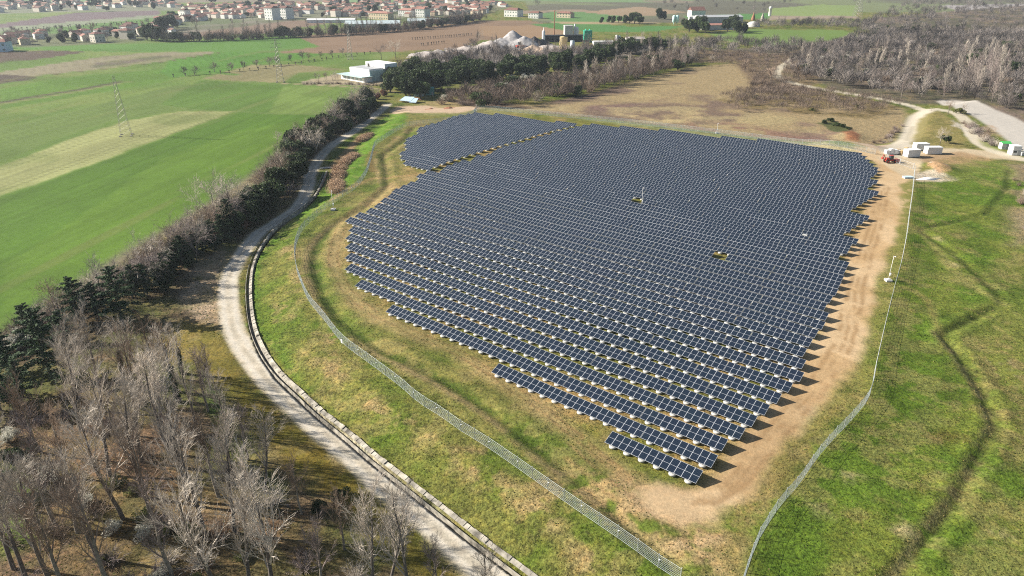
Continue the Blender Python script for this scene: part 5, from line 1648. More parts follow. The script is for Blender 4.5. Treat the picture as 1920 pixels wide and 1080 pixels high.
pts = scatter([(960, 14), (1160, 12), (1280, 4), (1400, -10), (1400, -40), (900, -40), (900, 2)], 220, 0, 25)
tuft_mass('far_woods', pts, 'bluish bare woods at the far edge of the plain', [0] * len(pts), 9, 60, 11, M_far, 4)
M_thick = material("thicket_twigs", (0.20, 0.155, 0.125), 0.95, var=0.45, scale=0.12)
pts = scatter([(1275, 96), (1500, 100), (1545, 140), (1490, 162), (1425, 172), (1380, 120), (1285, 120)], 420, 0, 1.8)
pts += scatter([(1345, 180), (1420, 158), (1560, 170), (1700, 194), (1640, 212), (1500, 206), (1410, 196)], 380, 0, 1.4)
pts += scatter([(1360, 200), (1440, 130), (1470, 150), (1480, 180), (1400, 205)], 120, 0, 1.5)
tuft_mass('bank_thicket', pts, 'brown bare thicket covering the banks of the dry basin', [0] * len(pts), 1.9, 60, 2.6, M_thick, 5, 'thicket')
pts = scatter(SB, 520, 0, 2.0)
tuft_mass('belt_thicket', pts, 'dense bare thicket of the belt above the dry basin', [0] * len(pts), 2.6, 80, 5.0, M_thick, 6, 'thicket')
pts = scatter([(790, 118), (930, 98), (1010, 104), (1100, 94), (1290, 78), (1290, 90), (1150, 106), (1000, 122), (860, 132), (760, 128)], 300, 0, 3.5)
tuft_mass('works_thicket', pts, 'pale bare thicket between the gravel heaps and the dark belt', [0] * len(pts), 3.0, 80, 6.5, M_far, 7, 'thicket')
pts = along_px([(300, 78), (420, 76), (520, 71), (600, 68), (700, 62), (770, 56), (850, 46), (900, 38)], 330, 4.0, LOW)
tuft_mass('field_belt_thicket', pts, 'long brown bare belt of brush between the fields and the village', [0] * len(pts), 3.0, 60, 7.5, M_thick, 8, 'thicket')
for q in scatter([(1500, 108), (1600, 80), (1900, 60), (1960, 120), (1900, 170), (1750, 175), (1600, 155), (1500, 135)], 40, 0, 8):
    plant('flower', q[0], q[1], R.uniform(.9, 1.8), grp='woodflower', desc='pale blossoming bush in the wide bare wood', cat='bush', group='blossoming bushes in the wide wood')
# ---- trees among the fields on the left
for i, q in enumerate(along_px([(325, 143), (400, 136), (470, 130), (540, 118), (610, 108), (660, 104)], 14, .8, LOW, .2)):
    plant('round', q[0], q[1], R.uniform(.8, 1.15), grp='fieldrow', desc='bare tree in the row across the green fields', cat='tree', group='bare trees in the row across the fields')
for i, q in enumerate(along_px([(318, 145), (480, 132), (640, 108), (700, 100)], 26, .4, LOW, .1)):
    plant('stump', q[0], q[1], 1.2, grp='stumps', desc='small dark pollarded stump along the field ditch', cat='stump', group='pollarded stumps along the field ditch')
for q in along_px([(300, 79), (420, 76), (520, 71), (600, 68), (700, 62), (770, 56), (850, 46), (900, 38)], 150, 3.0, LOW):
    plant(R.choice(['slim', 'round', 'slim', 'evertree']) if R.random() < .9 else 'ever', q[0], q[1], R.uniform(.95, 1.45), grp='fieldbelt', desc='bare tree in the long belt between the fields and the village', cat='tree', group='trees of the long belt before the village')
for q in along_px([(770, 75), (830, 71), (885, 66)], 26, .3, LOW, .1):
    plant('stump', q[0], q[1], 1.3, grp='vine', desc='dark pollarded stump in the upper row on the brown field', cat='stump', group='pollarded stumps on the brown field')
for q in along_px([(788, 86), (835, 81)], 10, .3, LOW, .1):
    plant('stump', q[0], q[1], 1.3, grp='vine2', desc='dark pollarded stump in the lower row on the brown field', cat='stump', group='pollarded stumps on the brown field')
for q in along_px([(15, 58), (60, 56), (150, 50), (260, 44)], 34, 4, LOW, .5):
    plant('stump', q[0], q[1], 1.6, grp='orchard', desc='tiny bare orchard tree on the green strip before the village', cat='tree', group='orchard trees before the village')
for q in along_px([(565, 158), (640, 158), (735, 162)], 26, .6, LOW, .3):
    plant('shrub', q[0], q[1], R.uniform(.5, .8), grp='plot', desc='clipped bare shrub of the hedge before the white hall', cat='shrub', group='hedge shrubs before the white hall')
for q in along_px([(590, 152), (610, 150), (640, 150)], 7, 1.0, LOW, .3):
    plant('bare', q[0], q[1], .6, grp='plot2', desc='bare tree in the plot left of the white hall', cat='tree', group='bare trees left of the white hall')
for a, b, s, d in ((715, 112, 1.4, 'large bare tree right behind the white hall'), (742, 110, 1.5, 'second large bare tree right behind the white hall'), (900, 84, 1.3, 'tall bare tree before the great gravel heap')):
    plant_px('bare', a, b, s, grp=d, desc=d, cat='tree')
for q in scatter([(745, 122), (800, 118), (850, 96), (880, 84), (900, 88), (860, 112), (800, 128), (750, 130)], 26, 0, 5):
    plant(R.choice(['round', 'shrub', 'round']), q[0], q[1], R.uniform(.9, 1.3) * 1.0, grp='pitbush', desc='bare tree or bush left of the gravel heaps', cat='tree', group='bare trees left of the gravel heaps')
for q in scatter([(800, 118), (930, 96), (1010, 100), (1100, 92), (1240, 86), (1230, 96), (1100, 108), (900, 124)], 46, 0, 6):
    plant(R.choice(['round', 'slim']), q[0], q[1], R.uniform(.9, 1.4), grp='pitbush2', desc='bare grey tree among the heaps of the gravel works', cat='tree', group='bare trees among the gravel heaps')

# ------------------------------------------------------------------ buildings
def house_meshes(L_, W_, H_, pitch, hip, wall, roof, win=True):
    rise = W_ / 2 * pitch
    mb = MB()
    mb.box((0, 0, H_ / 2), (L_, W_, H_))
    if not hip:
        for x in (-L_ / 2, L_ / 2): mb.tri((x, -W_ / 2, H_), (x, W_ / 2, H_), (x, 0, H_ + rise - 0.05))
    me_w = mb.mesh('wall', [wall])
    o = 0.5
    mb = MB(); zl = H_ - o * pitch + 0.12; zt = H_ + rise + 0.12
    hx = L_ / 2 + o; hy = W_ / 2 + o; rx = (L_ / 2 - W_ / 2 * 0.9) if hip else hx
    rx = max(rx, 0.5)
    for s in (-1, 1):
        mb.quad((-hx, s * hy, zl), (hx, s * hy, zl), (rx, 0, zt), (-rx, 0, zt))
        mb.quad((-hx, s * hy, zl - .15), (hx, s * hy, zl - .15), (hx, s * hy, zl), (-hx, s * hy, zl))
        if hip: mb.tri((s * hx, -hy, zl), (s * hx, hy, zl), (s * rx, 0, zt))
    me_r = mb.mesh('roof', [roof])
    wins = []
    nf = max(1, int(H_ / 2.9))
    for f in range(nf):
        z = 1.6 + f * 2.9
        n = max(2, int(L_ / 3.2))
        for i in range(n):
            x = -L_ / 2 + (i + 0.5) * L_ / n
            for s in (-1, 1): wins.append((x, s * (W_ / 2 + 0.03), z, 0))
        n = max(1, int(W_ / 3.8))
        for i in range(n):
            y = -W_ / 2 + (i + 0.5) * W_ / n
            for s in (-1, 1): wins.append((s * (L_ / 2 + 0.03), y, z, PI / 2))
    mb = MB(); mb.box((L_ * 0.2, W_ * 0.15, H_ + rise * 0.9), (0.7, 0.7, 1.6))
    return [('wall', me_w), ('roof', me_r), ('window', wins), ('chimney', mb.mesh('chimney', [wall]))]

HP = []
ME_win = MB().box((0, 0, 0), (1.2, 0.1, 1.4)).mesh('window', [M_shut])
for i, (L_, W_, H_, p_, hip, w_, r_) in enumerate(((12, 9, 6.2, .45, False, M_plaster, M_tile), (14, 10, 6.6, .40, True, M_plasterw, M_tile), (10, 9, 6.0, .42, True, M_cream, M_tileb), (16, 9, 5.6, .42, False, M_plasterw, M_tileb),
                                                    (11, 10, 8.6, .40, True, M_plaster, M_tile), (20, 11, 6.4, .36, False, M_plaster, M_tile), (13, 9, 3.8, .45, False, M_plasterw, M_tile))):
    HP.append(house_meshes(L_, W_, H_, p_, hip, w_, r_))
HDESC = ['beige gabled house with red tiled roof', 'white hip roofed house with red tiles', 'cream house with brown hipped roof', 'long white house with brown roof', 'tall beige house with red hipped roof', 'long beige house with red roof', 'low white house with red tiled roof']
hcount = {}
FARH = []
def house(x, y, s, rz, var, where, group):
    r = empty('house', (x, y, LOW if x < 0 else gz(x, y)), rz, s)
    for nm, me in HP[var]:
        if nm in ('window', 'chimney') and math.hypot(x, y) > 820: continue
        if nm == 'window':
            for wx_, wy_, wz_, wr_ in me:
                w = link(bpy.data.objects.new('window', ME_win), r); w.location = (wx_, wy_, wz_); w.rotation_euler = (0, 0, wr_)
            continue
        link(bpy.data.objects.new(nm, me), r)
    hcount.setdefault((var, where, group), []).append((r, x, y))
    return r
base_az = math.radians(-32)
def village(poly, n, mind, where, group):
    for q in scatter(poly, n, LOW, mind):
        d = math.hypot(*q)
        house(q[0], q[1], R.uniform(.7, 1.0), base_az + R.choice([0, PI / 2, PI / 2, 0.25, -0.3]), R.choice([0, 0, 1, 1, 2, 3, 4, 5, 6]), where, group)
village([(335, 66), (300, 58), (340, 42), (420, 36), (500, 36), (560, 33), (560, 22), (480, 22), (380, 28), (300, 40)], 54, 14, 'at the near village edge', 'houses at the near edge of the village')
village([(300, 40), (380, 28), (480, 22), (560, 24), (640, 33), (760, 32), (900, 28), (955, 12), (900, 2), (620, 6), (430, 10), (350, 12)], 150, 13, 'in the red roofed village', 'houses of the red roofed village')
village([(-120, 24), (0, 6), (160, 3), (300, 3), (340, 20), (250, 17), (130, 20), (0, 24)], 46, 17, 'in the far left hamlet', 'houses of the far left hamlet')
village([(-60, 88), (0, 68), (60, 68), (150, 63), (230, 58), (300, 47), (320, 60), (250, 76), (60, 84)], 26, 19, 'in the hamlet beyond the fields', 'houses of the hamlet beyond the left fields')
village([(700, 0), (1000, -2), (1200, -8), (1100, -20), (600, -14), (500, -6)], 16, 25, 'at the horizon', 'houses at the horizon')
# the remaining small houses of the far settlements, as one mass
mbf = MB()
for poly_, n_ in (([(300, 40), (380, 28), (480, 22), (560, 24), (640, 33), (760, 32), (900, 28), (955, 12), (900, 2), (620, 6), (430, 10), (350, 12)], 120), ([(0, 18), (0, 5), (160, 2), (330, 3), (340, 16), (130, 18)], 40), ([(500, -4), (700, -2), (1000, -4), (1250, -10), (1100, -22), (600, -14)], 60)):
    for q in scatter(poly_, n_, LOW, 12):
        L_, W_, H_ = R.uniform(8, 14), R.uniform(7, 9), R.uniform(4, 7); rz_ = base_az + R.choice([0, PI / 2, .3]); cc, ss = math.cos(rz_), math.sin(rz_)
        mbf.box((q[0], q[1], LOW + H_ / 2), (L_, W_, H_), m=0, rz=rz_)
        rot = lambda x, y, z: (q[0] + x * cc - y * ss, q[1] + x * ss + y * cc, LOW + z)
        for s in (-1, 1):
            mbf.quad(rot(-L_ / 2 - .5, s * (W_ / 2 + .5), H_ - .1), rot(L_ / 2 + .5, s * (W_ / 2 + .5), H_ - .1), rot(L_ / 2 + .5, 0, H_ + W_ * .22), rot(-L_ / 2 - .5, 0, H_ + W_ * .22), m=1)
            mbf.tri(rot(s * L_ / 2, -W_ / 2, H_), rot(s * L_ / 2, W_ / 2, H_), rot(s * L_ / 2, 0, H_ + W_ * .2), m=0)
tag(mbf.build('far_houses', [M_plaster, M_tileb]), 'smallest far houses filling the red roofed village and the horizon', 'houses', kind='stuff')
for (var, where, group), lst in hcount.items():
    lst.sort(key=lambda t: project(np.array([t[1], t[2], 0]))[0])
    for i, (r, x, y) in enumerate(lst):
        tag(r, '%s %s, %s from left' % (HDESC[var], where, ordinal(i + 1)), 'house', group)
for poly, n, k, sc_, g_ in (([(300, 60), (340, 42), (560, 33), (760, 34), (940, 22), (900, 4), (620, 8), (430, 12), (300, 36)], 90, 'evertree', 1.05, 'dark trees between the village houses'),
                      ([(300, 70), (340, 52), (560, 36), (760, 36), (940, 24), (900, 4), (620, 8), (430, 12), (300, 36)], 70, 'round', 1.1, 'bare trees between the village houses'),
                      ([(0, 92), (0, 64), (140, 60), (300, 45), (325, 62), (270, 80), (60, 88)], 46, 'round', 1.1, 'bare trees in the hamlet beyond the left fields'),
                      ([(0, 90), (100, 84), (180, 82), (300, 76), (300, 50), (150, 64)], 18, 'evertree', .9, 'dark trees in the hamlet beyond the left fields'),
                      ([(-40, 26), (0, 6), (160, 3), (330, 3), (330, 20), (130, 22)], 40, 'evertree', 1.2, 'dark trees of the far left hamlet')):
    for q in scatter(poly, n, LOW, 8):
        plant(k, q[0], q[1], sc_ * R.uniform(.7, 1.3), grp=g_, desc=('dark evergreen' if k == 'evertree' else 'bare') + ' tree among the ' + g_.split('the ', 1)[1].replace('village houses', 'houses of the village'), cat='tree', group=g_)
for a, b, s in ((285, 76, 2.0), (296, 77, 1.9), (276, 76, 1.7), (305, 60, 2.0), (315, 56, 2.1), (325, 52, 1.9), (298, 72, 1.6), (396, 8, 2.6), (490, 6, 1.6)):
    plant_px('evertree', a, b, s, grp='bigdark', desc='very large dark conifer beside the hamlet houses', cat='tree', group='large dark conifers beside the hamlet')
for a, b, s in ((1292, 60, 1.9), (1300, 56, 1.7), (1308, 60, 2.1), (1318, 58, 2.0), (1322, 62, 1.7), (1364, 60, 1.9), (1376, 58, 2.1), (1382, 62, 1.6), (1395, 62, 1.3), (1236, 36, 1.8), (1245, 36, 1.3), (1190, 44, 1.9), (1198, 46, 1.4), (1172, 44, 1.3), (1160, 42, 1.1), (1142, 42, 1.0), (1150, 43, 1.1), (1128, 43, .9), (1180, 44, 1.2)):
    plant_px('evertree', a, b, s, grp='hallconifer', desc='dark conifer in the group around the far halls', cat='tree', group='dark conifers around the far halls')
# white apartment blocks
def block(px, dims, rz, label, wall, roof, floors=3):
    p = G(*px)
    L_, W_, H_ = dims
    r = empty('apartment_block', p, rz)
    mb = MB(); mb.box((0, 0, H_ / 2), (L_, W_, H_)); mb.build('wall', [wall], r)
    mb = MB(); hx, hy = L_ / 2 + .6, W_ / 2 + .6
    for s in (-1, 1):
        mb.quad((-hx, s * hy, H_), (hx, s * hy, H_), (hx * .6, 0, H_ + W_ * .18), (-hx * .6, 0, H_ + W_ * .18)); mb.tri((s * hx, -hy, H_), (s * hx, hy, H_), (s * hx * .6, 0, H_ + W_ * .18))
    mb.build('roof', [roof], r)
    n = int(L_ / 4)
    for f in range(floors):
        z = 1.7 + f * H_ / floors
        for i in range(n):
            for s in (-1, 1):
                MB().box((0, 0, 0), (1.6, 0.12, 1.5)).build('window', [M_shut], r).location = (-L_ / 2 + (i + .5) * L_ / n, s * (W_ / 2 + .03), z)
    tag(r, label, 'building')
block((512, 37), (15, 14, 15), base_az, 'white four storey apartment block at the near village edge', M_plasterw, M_tile, 4)
block((537, 35), (16, 14, 14), base_az, 'second white apartment block right of the first one', M_plasterw, M_tile, 4)
block((350, 38), (9, 9, 13), base_az, 'narrow white tower house before the village', M_plasterw, M_tile, 4)
block((715, 36), (34, 12, 8), base_az, 'long pink building behind the greenhouses', M_cream, M_tile, 2)
block((765, 30), (24, 14, 8), base_az, 'broad pinkish building with red roof behind the greenhouses', M_plasterw, M_tile, 2)
block((793, 32), (16, 13, 11), base_az, 'tall white house with red roof right of the greenhouses', M_plasterw, M_tile, 3)
block((963, 31), (22, 16, 9), base_az, 'white farmhouse with red roof standing alone in the plain', M_plasterw, M_tile, 2)
block((1004, 34), (16, 12, 7), base_az, 'white farmhouse right of the large white farmhouse', M_plasterw, M_tile, 2)
block((1060, 33), (22, 12, 6), base_az, 'low cream farmhouse by the country road', M_cream, M_tile, 2)
block((225, 8), (26, 12, 13), base_az, 'yellowish apartment block above the far left hamlet', M_cream, M_tile, 4)
block((250, 7), (26, 12, 13), base_az, 'yellowish apartment block right of its twin in the far left hamlet', M_cream, M_tile, 4)
block((3, 96), (14, 12, 8), 0.2, 'pale blue house with red roof at the left edge of the fields', M_blue, M_tile, 2)

def shed(name, px, dims, rz, label, wall, roof, cat, rise=0.12):
    p = G(*px)
    L_, W_, H_ = dims
    r = empty(name, p, rz)
    mb = MB(); mb.box((0, 0, H_ / 2), (L_, W_, H_))
    n = max(2, int(L_ / 6))
    for i in range(n + 1): mb.box((-L_ / 2 + i * L_ / n, -W_ / 2 - .04, H_ / 2), (.25, .12, H_ - .1))
    mb.build('wall', [wall], r)
    mb = MB(); hx, hy = L_ / 2 + .4, W_ / 2 + .4; zt = H_ + W_ * rise
    for s in (-1, 1):
        mb.quad((-hx, s * hy, H_ + .05), (hx, s * hy, H_ + .05), (hx, 0, zt), (-hx, 0, zt)); mb.tri((s * (hx - .3), -hy, H_ + .02), (s * (hx - .3), hy, H_ + .02), (s * (hx - .3), 0, zt - .05))
    mb.build('roof', [roof], r)
    tag(r, label, cat)
    return r
M_gh = material("greenhouse_film", (0.45, 0.52, 0.53), 0.35, var=0.15, scale=0.2)
shed('greenhouse', (622, 42), (60, 12, 3.5), math.radians(4), 'long bright white greenhouse before the village', M_wall_white, M_wall_white, 'greenhouse')
shed('greenhouse', (700, 50), (64, 26, 4.0), math.radians(6), 'wide grey green greenhouse behind the bare belt', M_gh, M_gh, 'greenhouse')
shed('greenhouse', (810, 44), (60, 22, 3.5), math.radians(6), 'low pale greenhouse at the right of the wide one', M_gh, M_gh, 'greenhouse')
shed('warehouse', (1345, 42), (60, 18, 7), math.radians(10), 'long grey hall behind the dark conifers on the right', M_grey, M_grey, 'hall')
shed('warehouse', (1342, 55), (34, 14, 5), math.radians(8), 'low white hall with red roof before the long grey one', M_plasterw, M_tile, 'hall')
shed('warehouse', (1305, 32), (20, 16, 9), math.radians(8), 'white house with red roof behind the long grey hall', M_plasterw, M_tile, 'house', .3)
shed('warehouse', (1298, 40), (10, 8, 6), 0, 'small white block between the silos and the grey hall', M_plasterw, M_plasterw, 'building')
def lathe_thing(name, px, prof, mat, label, cat, n=20, z=0, lid=None):
    p = G(*px)
    r = empty(name, p, 0, .68)
    MB().lathe(prof, n=n).build('body', [mat], r, True)
    if lid: MB().lathe(lid[0], n=n).build('lid', [lid[1]], r)
    tag(r, label, cat)
    return r
lathe_thing('storage_tank', (1412, 50), [(11, 0), (11, 5), (6, 8), (0, 9)], M_white, 'round white storage tank with low dome', 'tank')
lathe_thing('water_tower', (1443, 30), [(3, 0), (3, 14), (3.4, 14.2), (3.4, 18), (0, 19)], M_plasterw, 'white round tower at the corner of the far green field', 'tower')
M_rust = material("rusty_metal", (0.26, 0.12, 0.07), 0.8, var=0.2, scale=1)
lathe_thing('conical_hopper', (1412, 38), [(3.6, 0), (3.6, 4), (1, 12), (0.6, 15), (0, 15)], M_rust, 'rust brown conical tower behind the round tank', 'tower')
lathe_thing('conical_hopper', (1429, 40), [(3.8, 0), (3.8, 5), (1.4, 12), (0.5, 15), (0, 15)], M_conc, 'grey conical tower right of the rust brown one', 'tower')
M_mint = material("mint_metal", (0.45, 0.66, 0.62), 0.5)
silo_p = lambda rr_, h_: [(rr_ * .2, 0.4), (rr_ * .3, h_ * .18), (rr_, h_ * .32), (rr_, h_ * .92), (rr_ * .3, h_), (0, h_)]
lathe_thing('silo', (1263, 46), silo_p(3.0, 16), M_mint, 'pale mint silo in front of the conifers', 'silo')
lathe_thing('silo', (1269, 46), silo_p(3.0, 16), M_mint, 'second pale mint silo right of its twin', 'silo')
# gravel works
M_greensilo = material("green_silo_paint", (0.03, 0.30, 0.20), 0.5, var=0.1, scale=.5)
M_yell = material("pale_yellow_paint", (0.62, 0.50, 0.26), 0.6, var=0.1, scale=.5)
M_gravel = material("pale_gravel", (0.33, 0.295, 0.275), 0.95, var=0.3, scale=.25, bump=.5)
M_gravelb = material("grey_gravel", (0.27, 0.26, 0.26), 0.95, var=0.35, scale=.3, bump=.5)
M_sand = material("warm_sand", (0.46, 0.34, 0.25), 0.95, var=0.2, scale=.3)
M_coal = material("black_membrane", (0.018, 0.018, 0.022), 0.6, var=.3, scale=.3)
lathe_thing('silo', (1019, 80), [(2.2, 0), (2.2, 14.5), (1.2, 16), (0.5, 17), (0.4, 20), (0, 20)], M_wall_white, 'slim white silo standing alone by the black heap', 'silo')
lathe_thing('silo', (1077, 72), [(1.9, 0), (1.9, 15), (1.2, 17), (1.2, 20), (0, 20)], M_wall_white, 'tall slim white silo left of its shorter twin', 'silo')
lathe_thing('silo', (1081.5, 72), [(2.4, 0), (2.4, 14), (1.2, 16), (0, 16.5)], M_wall_white, 'shorter white silo right of the tall slim one', 'silo')
lathe_thing('silo', (1056, 98), [(2.0, 0), (4.8, 5), (4.8, 18), (4.9, 18.1), (0, 18.6)], M_yell, 'wide pale yellow silo above the dark belt', 'silo')
lathe_thing('silo', (1073, 90), [(3.0, 0), (3.0, 9), (0, 9.4)], M_gh, 'grey silo right of the pale yellow one', 'silo')
lathe_thing('silo', (1156, 80), [(2, 0), (2, 10), (0, 10.4)], M_white, 'small white silo among the bare trees', 'silo')
lathe_thing('silo', (1161, 80), [(1.6, 0), (1.6, 9), (0, 9.4)], M_gh, 'small grey silo beside the small white one', 'silo')
p = G(1101, 80)
r = empty('mixing_plant', p, 0.1, .6)
mb = MB(); mb.box((0, 0, 11), (12, 10, 14)); mb.box((0, 0, 18.2), (12.6, 10.6, .5))
for x in (-6, -2, 2, 6): mb.box((x, -5.1, 11), (.4, .4, 14))
mb.build('hopper', [M_greensilo], r)
mb = MB()
for x in (-5, 5):
    for y in (-4, 4): mb.box((x, y, 2), (.9, .9, 4))
mb.build('leg', [M_greensilo], r)
mb = MB(); mb.box((-3.5, 0, 19.4), (.25, 8, 1.6)); mb.box((3, 0, 19.4), (.25, 8, 1.2)); mb.build('railing', [M_greensilo], r)
tag(r, 'big green hopper tower of the gravel works', 'hopper tower')
p = G(1065, 72)
r = empty('plant_tower', p, 0.1)
mb = MB(); mb.box((0, 0, 6), (8, 8, 12)); mb.build('wall', [M_plasterw], r); mb = MB(); mb.box((0, 0, 12.2), (8.5, 8.5, .4)); mb.build('roof', [M_white], r)
tag(r, 'square white tower left of the slim white silos', 'tower')
p = G(1040, 78)
r = empty('conveyor_shed', p, 0.12)
mb = MB(); mb.box((12, 0, 2.8), (46, 8, 5.6)); mb.build('wall', [M_coal], r); mb = MB(); mb.box((12, 0, 5.8), (47, 9, .3)); mb.build('roof', [M_coal], r)
tag(r, 'long black shed below the white silos', 'shed')
p = G(1039, 66)
r = empty('chimney_pole', p)
MB().tube((0, 0, 0), (0, 0, 24), .55, .35, 8).build('shaft', [M_rust], r); MB().lathe([(.9, 23.4), (.9, 24.2), (0, 24.3)], n=8).build('cap', [M_rust], r)
tag(r, 'thin rust brown chimney before the brown field', 'chimney')
def heap(name, px, L_, W_, H_, rz, mat, label, seed, peaks=3, cat='heap'):
    p = G(*px)
    rs = np.random.RandomState(seed)
    n = 46
    g_ = np.linspace(-1.35, 1.35, n)
    X, Y = np.meshgrid(g_, g_)
    Z = np.zeros_like(X)
    for k in range(peaks):
        cx, cy = (0, 0) if k == 0 else (rs.uniform(-.6, .6), rs.uniform(-.5, .5))
        hh = 1.0 if k == 0 else rs.uniform(.45, .8)
        rad_ = rs.uniform(.7, .95)
        Z = np.maximum(Z, hh * np.clip(1 - np.hypot(X - cx, Y - cy) / rad_, 0, 1) ** 0.9)
    Z = Z * (0.86 + 0.28 * fbm(X * 10 + seed * 7, Y * 10, 3, 3, seed)) + 0.10 * fbm(X * 30, Y * 30, 3, 3, seed) - 0.05
    V = np.stack([X.ravel() * L_, Y.ravel() * W_, Z.ravel() * H_], 1)
    idx = np.arange(n * n).reshape(n, n)
    Q = np.stack([idx[:-1, :-1].ravel(), idx[:-1, 1:].ravel(), idx[1:, 1:].ravel(), idx[1:, :-1].ravel()], 1)
    o = link(bpy.data.objects.new(name, add_mesh(name, V, Q, mat, smooth=True)))
    o.location = p; o.rotation_euler = (0, 0, rz)
    tag(o, label, cat)
heap('gravel_heap', (962, 86), 22, 26, 14, 0, M_gravelb, 'highest steep grey gravel heap of the works', 1, 5)
heap('gravel_heap', (918, 98), 30, 26, 9.5, 0, M_gravel, 'broad pale gravel heap left of the highest one', 2, 4)
heap('gravel_heap', (880, 110), 34, 24, 6, 0, M_gravel, 'low spreading pale gravel heap left of the broad one', 3, 5)
heap('gravel_heap', (840, 120), 26, 20, 4.5, 0, M_gravel, 'leftmost low pale gravel heap near the dark belt', 4, 5)
heap('gravel_heap', (925, 116), 24, 18, 5.5, 0, M_gravel, 'pale gravel heap in front of the broad heap', 5, 4)
heap('gravel_heap', (1030, 96), 26, 18, 6, 0, M_gravel, 'pale gravel heap left of the yellow silo', 6, 3)
heap('sand_heap', (1000, 97), 18, 12, 6, 0, M_sand, 'reddish sand heap in front of the black heap', 7, 2)
heap('black_heap', (1002, 85), 13, 12, 8, 0, M_coal, 'black covered heap between the highest heap and the slim silo', 8, 2)
heap('rubble_heap', (822, 104), 18, 12, 5, 0, M_gravel, 'whitish rubble heap at the left end of the works', 9, 6)
p = G(975, 92)
r = empty('wheel_loader', p, 0.3, 1.6)
mb = MB(); mb.box((0, 0, 1.6), (4.4, 2.2, .8)); mb.box((2.9, 0, 1.0), (1.2, 2.8, 1.2)); mb.build('body', [M_red], r)
mb = MB(); mb.box((-.3, 0, 3), (1.6, 1.6, 1.5), taper=.85); mb.build('cab', [M_glassd], r)
for x in (-1.4, 1.4):
    for y in (-1.2, 1.2): wheel(r, x, y, .8, .6)
tag(r, 'small red wheel loader among the gravel heaps', 'loader')
shed('plant_shed', (1190, 80), (16, 12, 4), .1, 'low pale roofed shed among the bare trees of the works', M_white, M_gravel, 'shed')
shed('plant_shed', (1130, 84), (18, 7, 3), .1, 'white open shed right of the green hopper tower', M_plasterw, M_white, 'shed')
# the white hall at the end of the fields
a0, a1, a2 = G(645, 148), G(698, 152), G(727, 136)
fd = a1 - a0; Lf = float(np.hypot(fd[0], fd[1])); rz = math.atan2(fd[1], fd[0]) - 0.32
M_hallw = material("white_cladding", (0.80, 0.81, 0.82), 0.5, var=.04, scale=.3)
M_halls = material("grey_green_cladding", (0.38, 0.50, 0.50), 0.5, var=.06, scale=.3)
r = empty('white_hall', a0, rz)
D = 24.0
H1 = 3.1
mb = MB(); mb.box((Lf / 2 + 1, D / 2 + 3, H1 + .5), (Lf - 1, D - 2, H1 * 2 + 1.0)); mb.build('main_block', [M_hallw], r)
mb = MB(); mb.box((Lf / 2, 2.0, H1 / 2), (Lf + 3, 6, H1)); mb.build('front_annex', [M_hallw], r)
mb = MB(); mb.box((Lf / 2, 1.0, H1 + .25), (Lf + 5, 9, .4)); mb.build('canopy', [M_halls], r)
mb = MB(); mb.box((Lf / 2 + 3, D / 2 + 8, H1 * 2 + 2.3), (Lf - 2, D - 14, 2.8)); mb.build('upper_block', [M_hallw], r)
mb = MB(); mb.box((Lf / 2 + 1, D / 2 + 3, H1 * 2 + 1.1), (Lf - 1.6, D - 2.6, .2)); mb.build('roof', [M_grey], r)
mb = MB(); mb.box((Lf + .62, D / 2 + 3, H1), (.25, D - 3, H1 * 2 + .4)); mb.build('side_cladding', [M_halls], r)
mb = MB(); mb.box((Lf * .45, D / 2 + .95, H1 * 2 + 2.2), (2.0, .3, 2.0)); mb.build('door', [M_black], r)
for i in range(5):
    MB().box((0, 0, 0), (2.2, .2, 1.2)).build('window', [M_halls], r).location = (2.5 + i * Lf / 5, -1.08, 1.7)
tag(r, 'stepped white flat roofed hall at the end of the green fields', 'hall')
for px, d_, label, m_ in (((785, 180), (5.5, 4.0, 3.2), 'pale blue shed leftmost of the three before the dark belt', M_blue), ((797, 176), (5.0, 4.5, 4.8), 'teal green shed in the middle of the three', M_teal), ((806, 178), (5, 4.2, 4.0), 'dark teal shed rightmost of the three', M_teal)):
    cabin(px, d_, .15, label, roof=M_blue if m_ is M_blue else M_teal, wall=m_, name='shed', cat='shed', door=True)
p = G(768, 192)
r = empty('sheet_roof_shelter', p, -.25)
mb = MB(); mb.quad((-5, -2, 1.2), (1.5, -2.8, 1.0), (2.2, 2.2, 2.6), (-3.6, 2.6, 2.6)); mb.quad((1.2, -3.6, .7), (5, -3.4, .7), (4.6, 1.4, 2.2), (1.7, 1.2, 2.2)); mb.build('metal_sheet', [M_blue], r)
mb = MB(); mb.quad((2.2, 1.0, 2.3), (5.4, .4, 1.2), (5.8, 2.6, 1.4), (3.0, 3.2, 2.5)); mb.build('rusty_sheet', [M_rust], r)
mb = MB(); mb.box((-1, 0, .8), (6, 3.4, 1.2)); mb.box((3, -1, .6), (2.6, 3, .9)); mb.build('stored_boards', [M_wood], r)
tag(r, 'low shelter of pale blue and rusty roof sheets on the sandy yard', 'shelter')
for a, b in ((808, 204), (843, 203)):
    heap('soil_heap', (a, b), 2.2, 1.6, .9, .2, M_rust, 'small brown soil heap on the sandy yard, %s one' % ('left' if a < 820 else 'right'), int(a), 2)

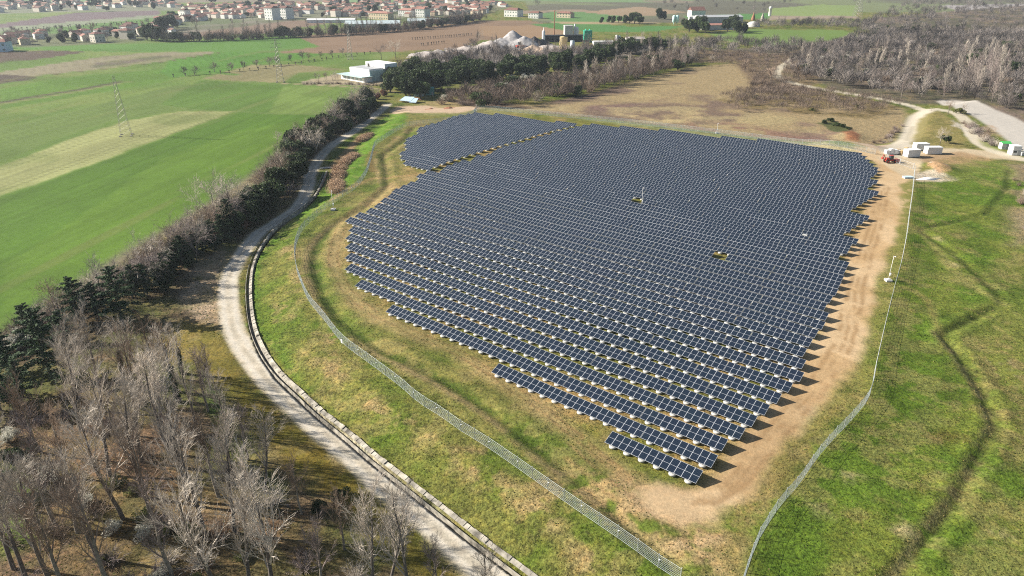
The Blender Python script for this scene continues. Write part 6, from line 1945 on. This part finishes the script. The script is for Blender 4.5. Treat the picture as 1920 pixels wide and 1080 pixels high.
# ------------------------------------------------------------------ lattice pylons
M_pyl = material("pylon_steel", (0.30, 0.29, 0.27), 0.6, 0.3)
def pylon(px, H_, w, label, arms=3, th=1.0):
    p = G(*px)
    r = empty('lattice_pylon', p, R.uniform(.2, .7))
    mb = MB(); n = 11
    def cor(k): 
        t = k / n; s = w * (1 - t) ** 1.1 / 2 + .35
        return [np.array([a * s, b * s, H_ * t]) for a, b in ((-1, -1), (1, -1), (1, 1), (-1, 1))]
    for k in range(n):
        A, B = cor(k), cor(k + 1)
        for i in range(4):
            j = (i + 1) % 4
            mb.tube(A[i], B[i], .09 * th, n=4, cap=False)
            mb.tube(A[i], B[j], .05 * th, n=3, cap=False); mb.tube(A[j], B[i], .05 * th, n=3, cap=False); mb.tube(B[i], B[j], .05 * th, n=3, cap=False)
    mb.build('lattice_mast', [M_pyl], r)
    for k in range(arms):
        z = H_ * (.80 + .085 * k)
        mb = MB()
        for s in (-1, 1):
            for e in (-.3, .3):
                mb.tube((0, e, z + .5), (s * (3.4 - .5 * k), 0, z), .06 * th, n=3); mb.tube((0, e, z - .2), (s * (3.4 - .5 * k), 0, z), .06 * th, n=3)
            mb.tube((s * (3.4 - .5 * k), 0, z), (s * (3.4 - .5 * k), 0, z - 1.2), .07 * th, n=4)
        mb.build('cross_arm', [M_pyl], r)
    mb = MB()
    for q in cor(0): mb.box((q[0], q[1], .1), (.9, .9, .5))
    mb.build('footing', [M_conc], r)
    tag(r, label, 'pylon', 'lattice power pylons')
pylon((237, 254), 25, 3.6, 'lattice pylon in the striped green field, nearest of all pylons', 0, .45)
pylon((526, 154), 26, 3.6, 'lattice pylon between the row of field trees and the white hall plot', 3, .8)
pylon((657, 111), 26, 3.0, 'thin lattice pylon on the grass behind the white hall', 2, .8)
pylon((1607, 32), 46, 9.0, 'wide pale lattice pylon at the far green field on the right', 3, 1.7)

# ------------------------------------------------------------------ labels of the planted things: rank within each kind
for (grp_, desc, cat_, group_), lst in placed.items():
    lst.sort(key=lambda t: project(np.array([t[1], t[2], 0]))[0])
    for i, (r, x, y) in enumerate(lst):
        tag(r, desc if len(lst) == 1 else '%s, %s from left' % (desc, ordinal(i + 1)), cat_, group_ if len(lst) > 1 else None)

# ------------------------------------------------------------------ haze
hz = material("haze", (1, 1, 1))
nt = hz.node_tree
nt.nodes.clear()
pv = nt.nodes.new("ShaderNodeVolumePrincipled")
pv.inputs["Color"].default_value = (0.74, 0.85, 1.0, 1)
pv.inputs["Density"].default_value = 0.000085
pv.inputs["Anisotropy"].default_value = 0.3
om = nt.nodes.new("ShaderNodeOutputMaterial")
nt.links.new(pv.outputs[0], om.inputs["Volume"])
mb = MB(); mb.box((0, 7500, 36.0), (40000, 40000, 80.0))
tag(mb.build('haze', [hz]), kind='stuff')
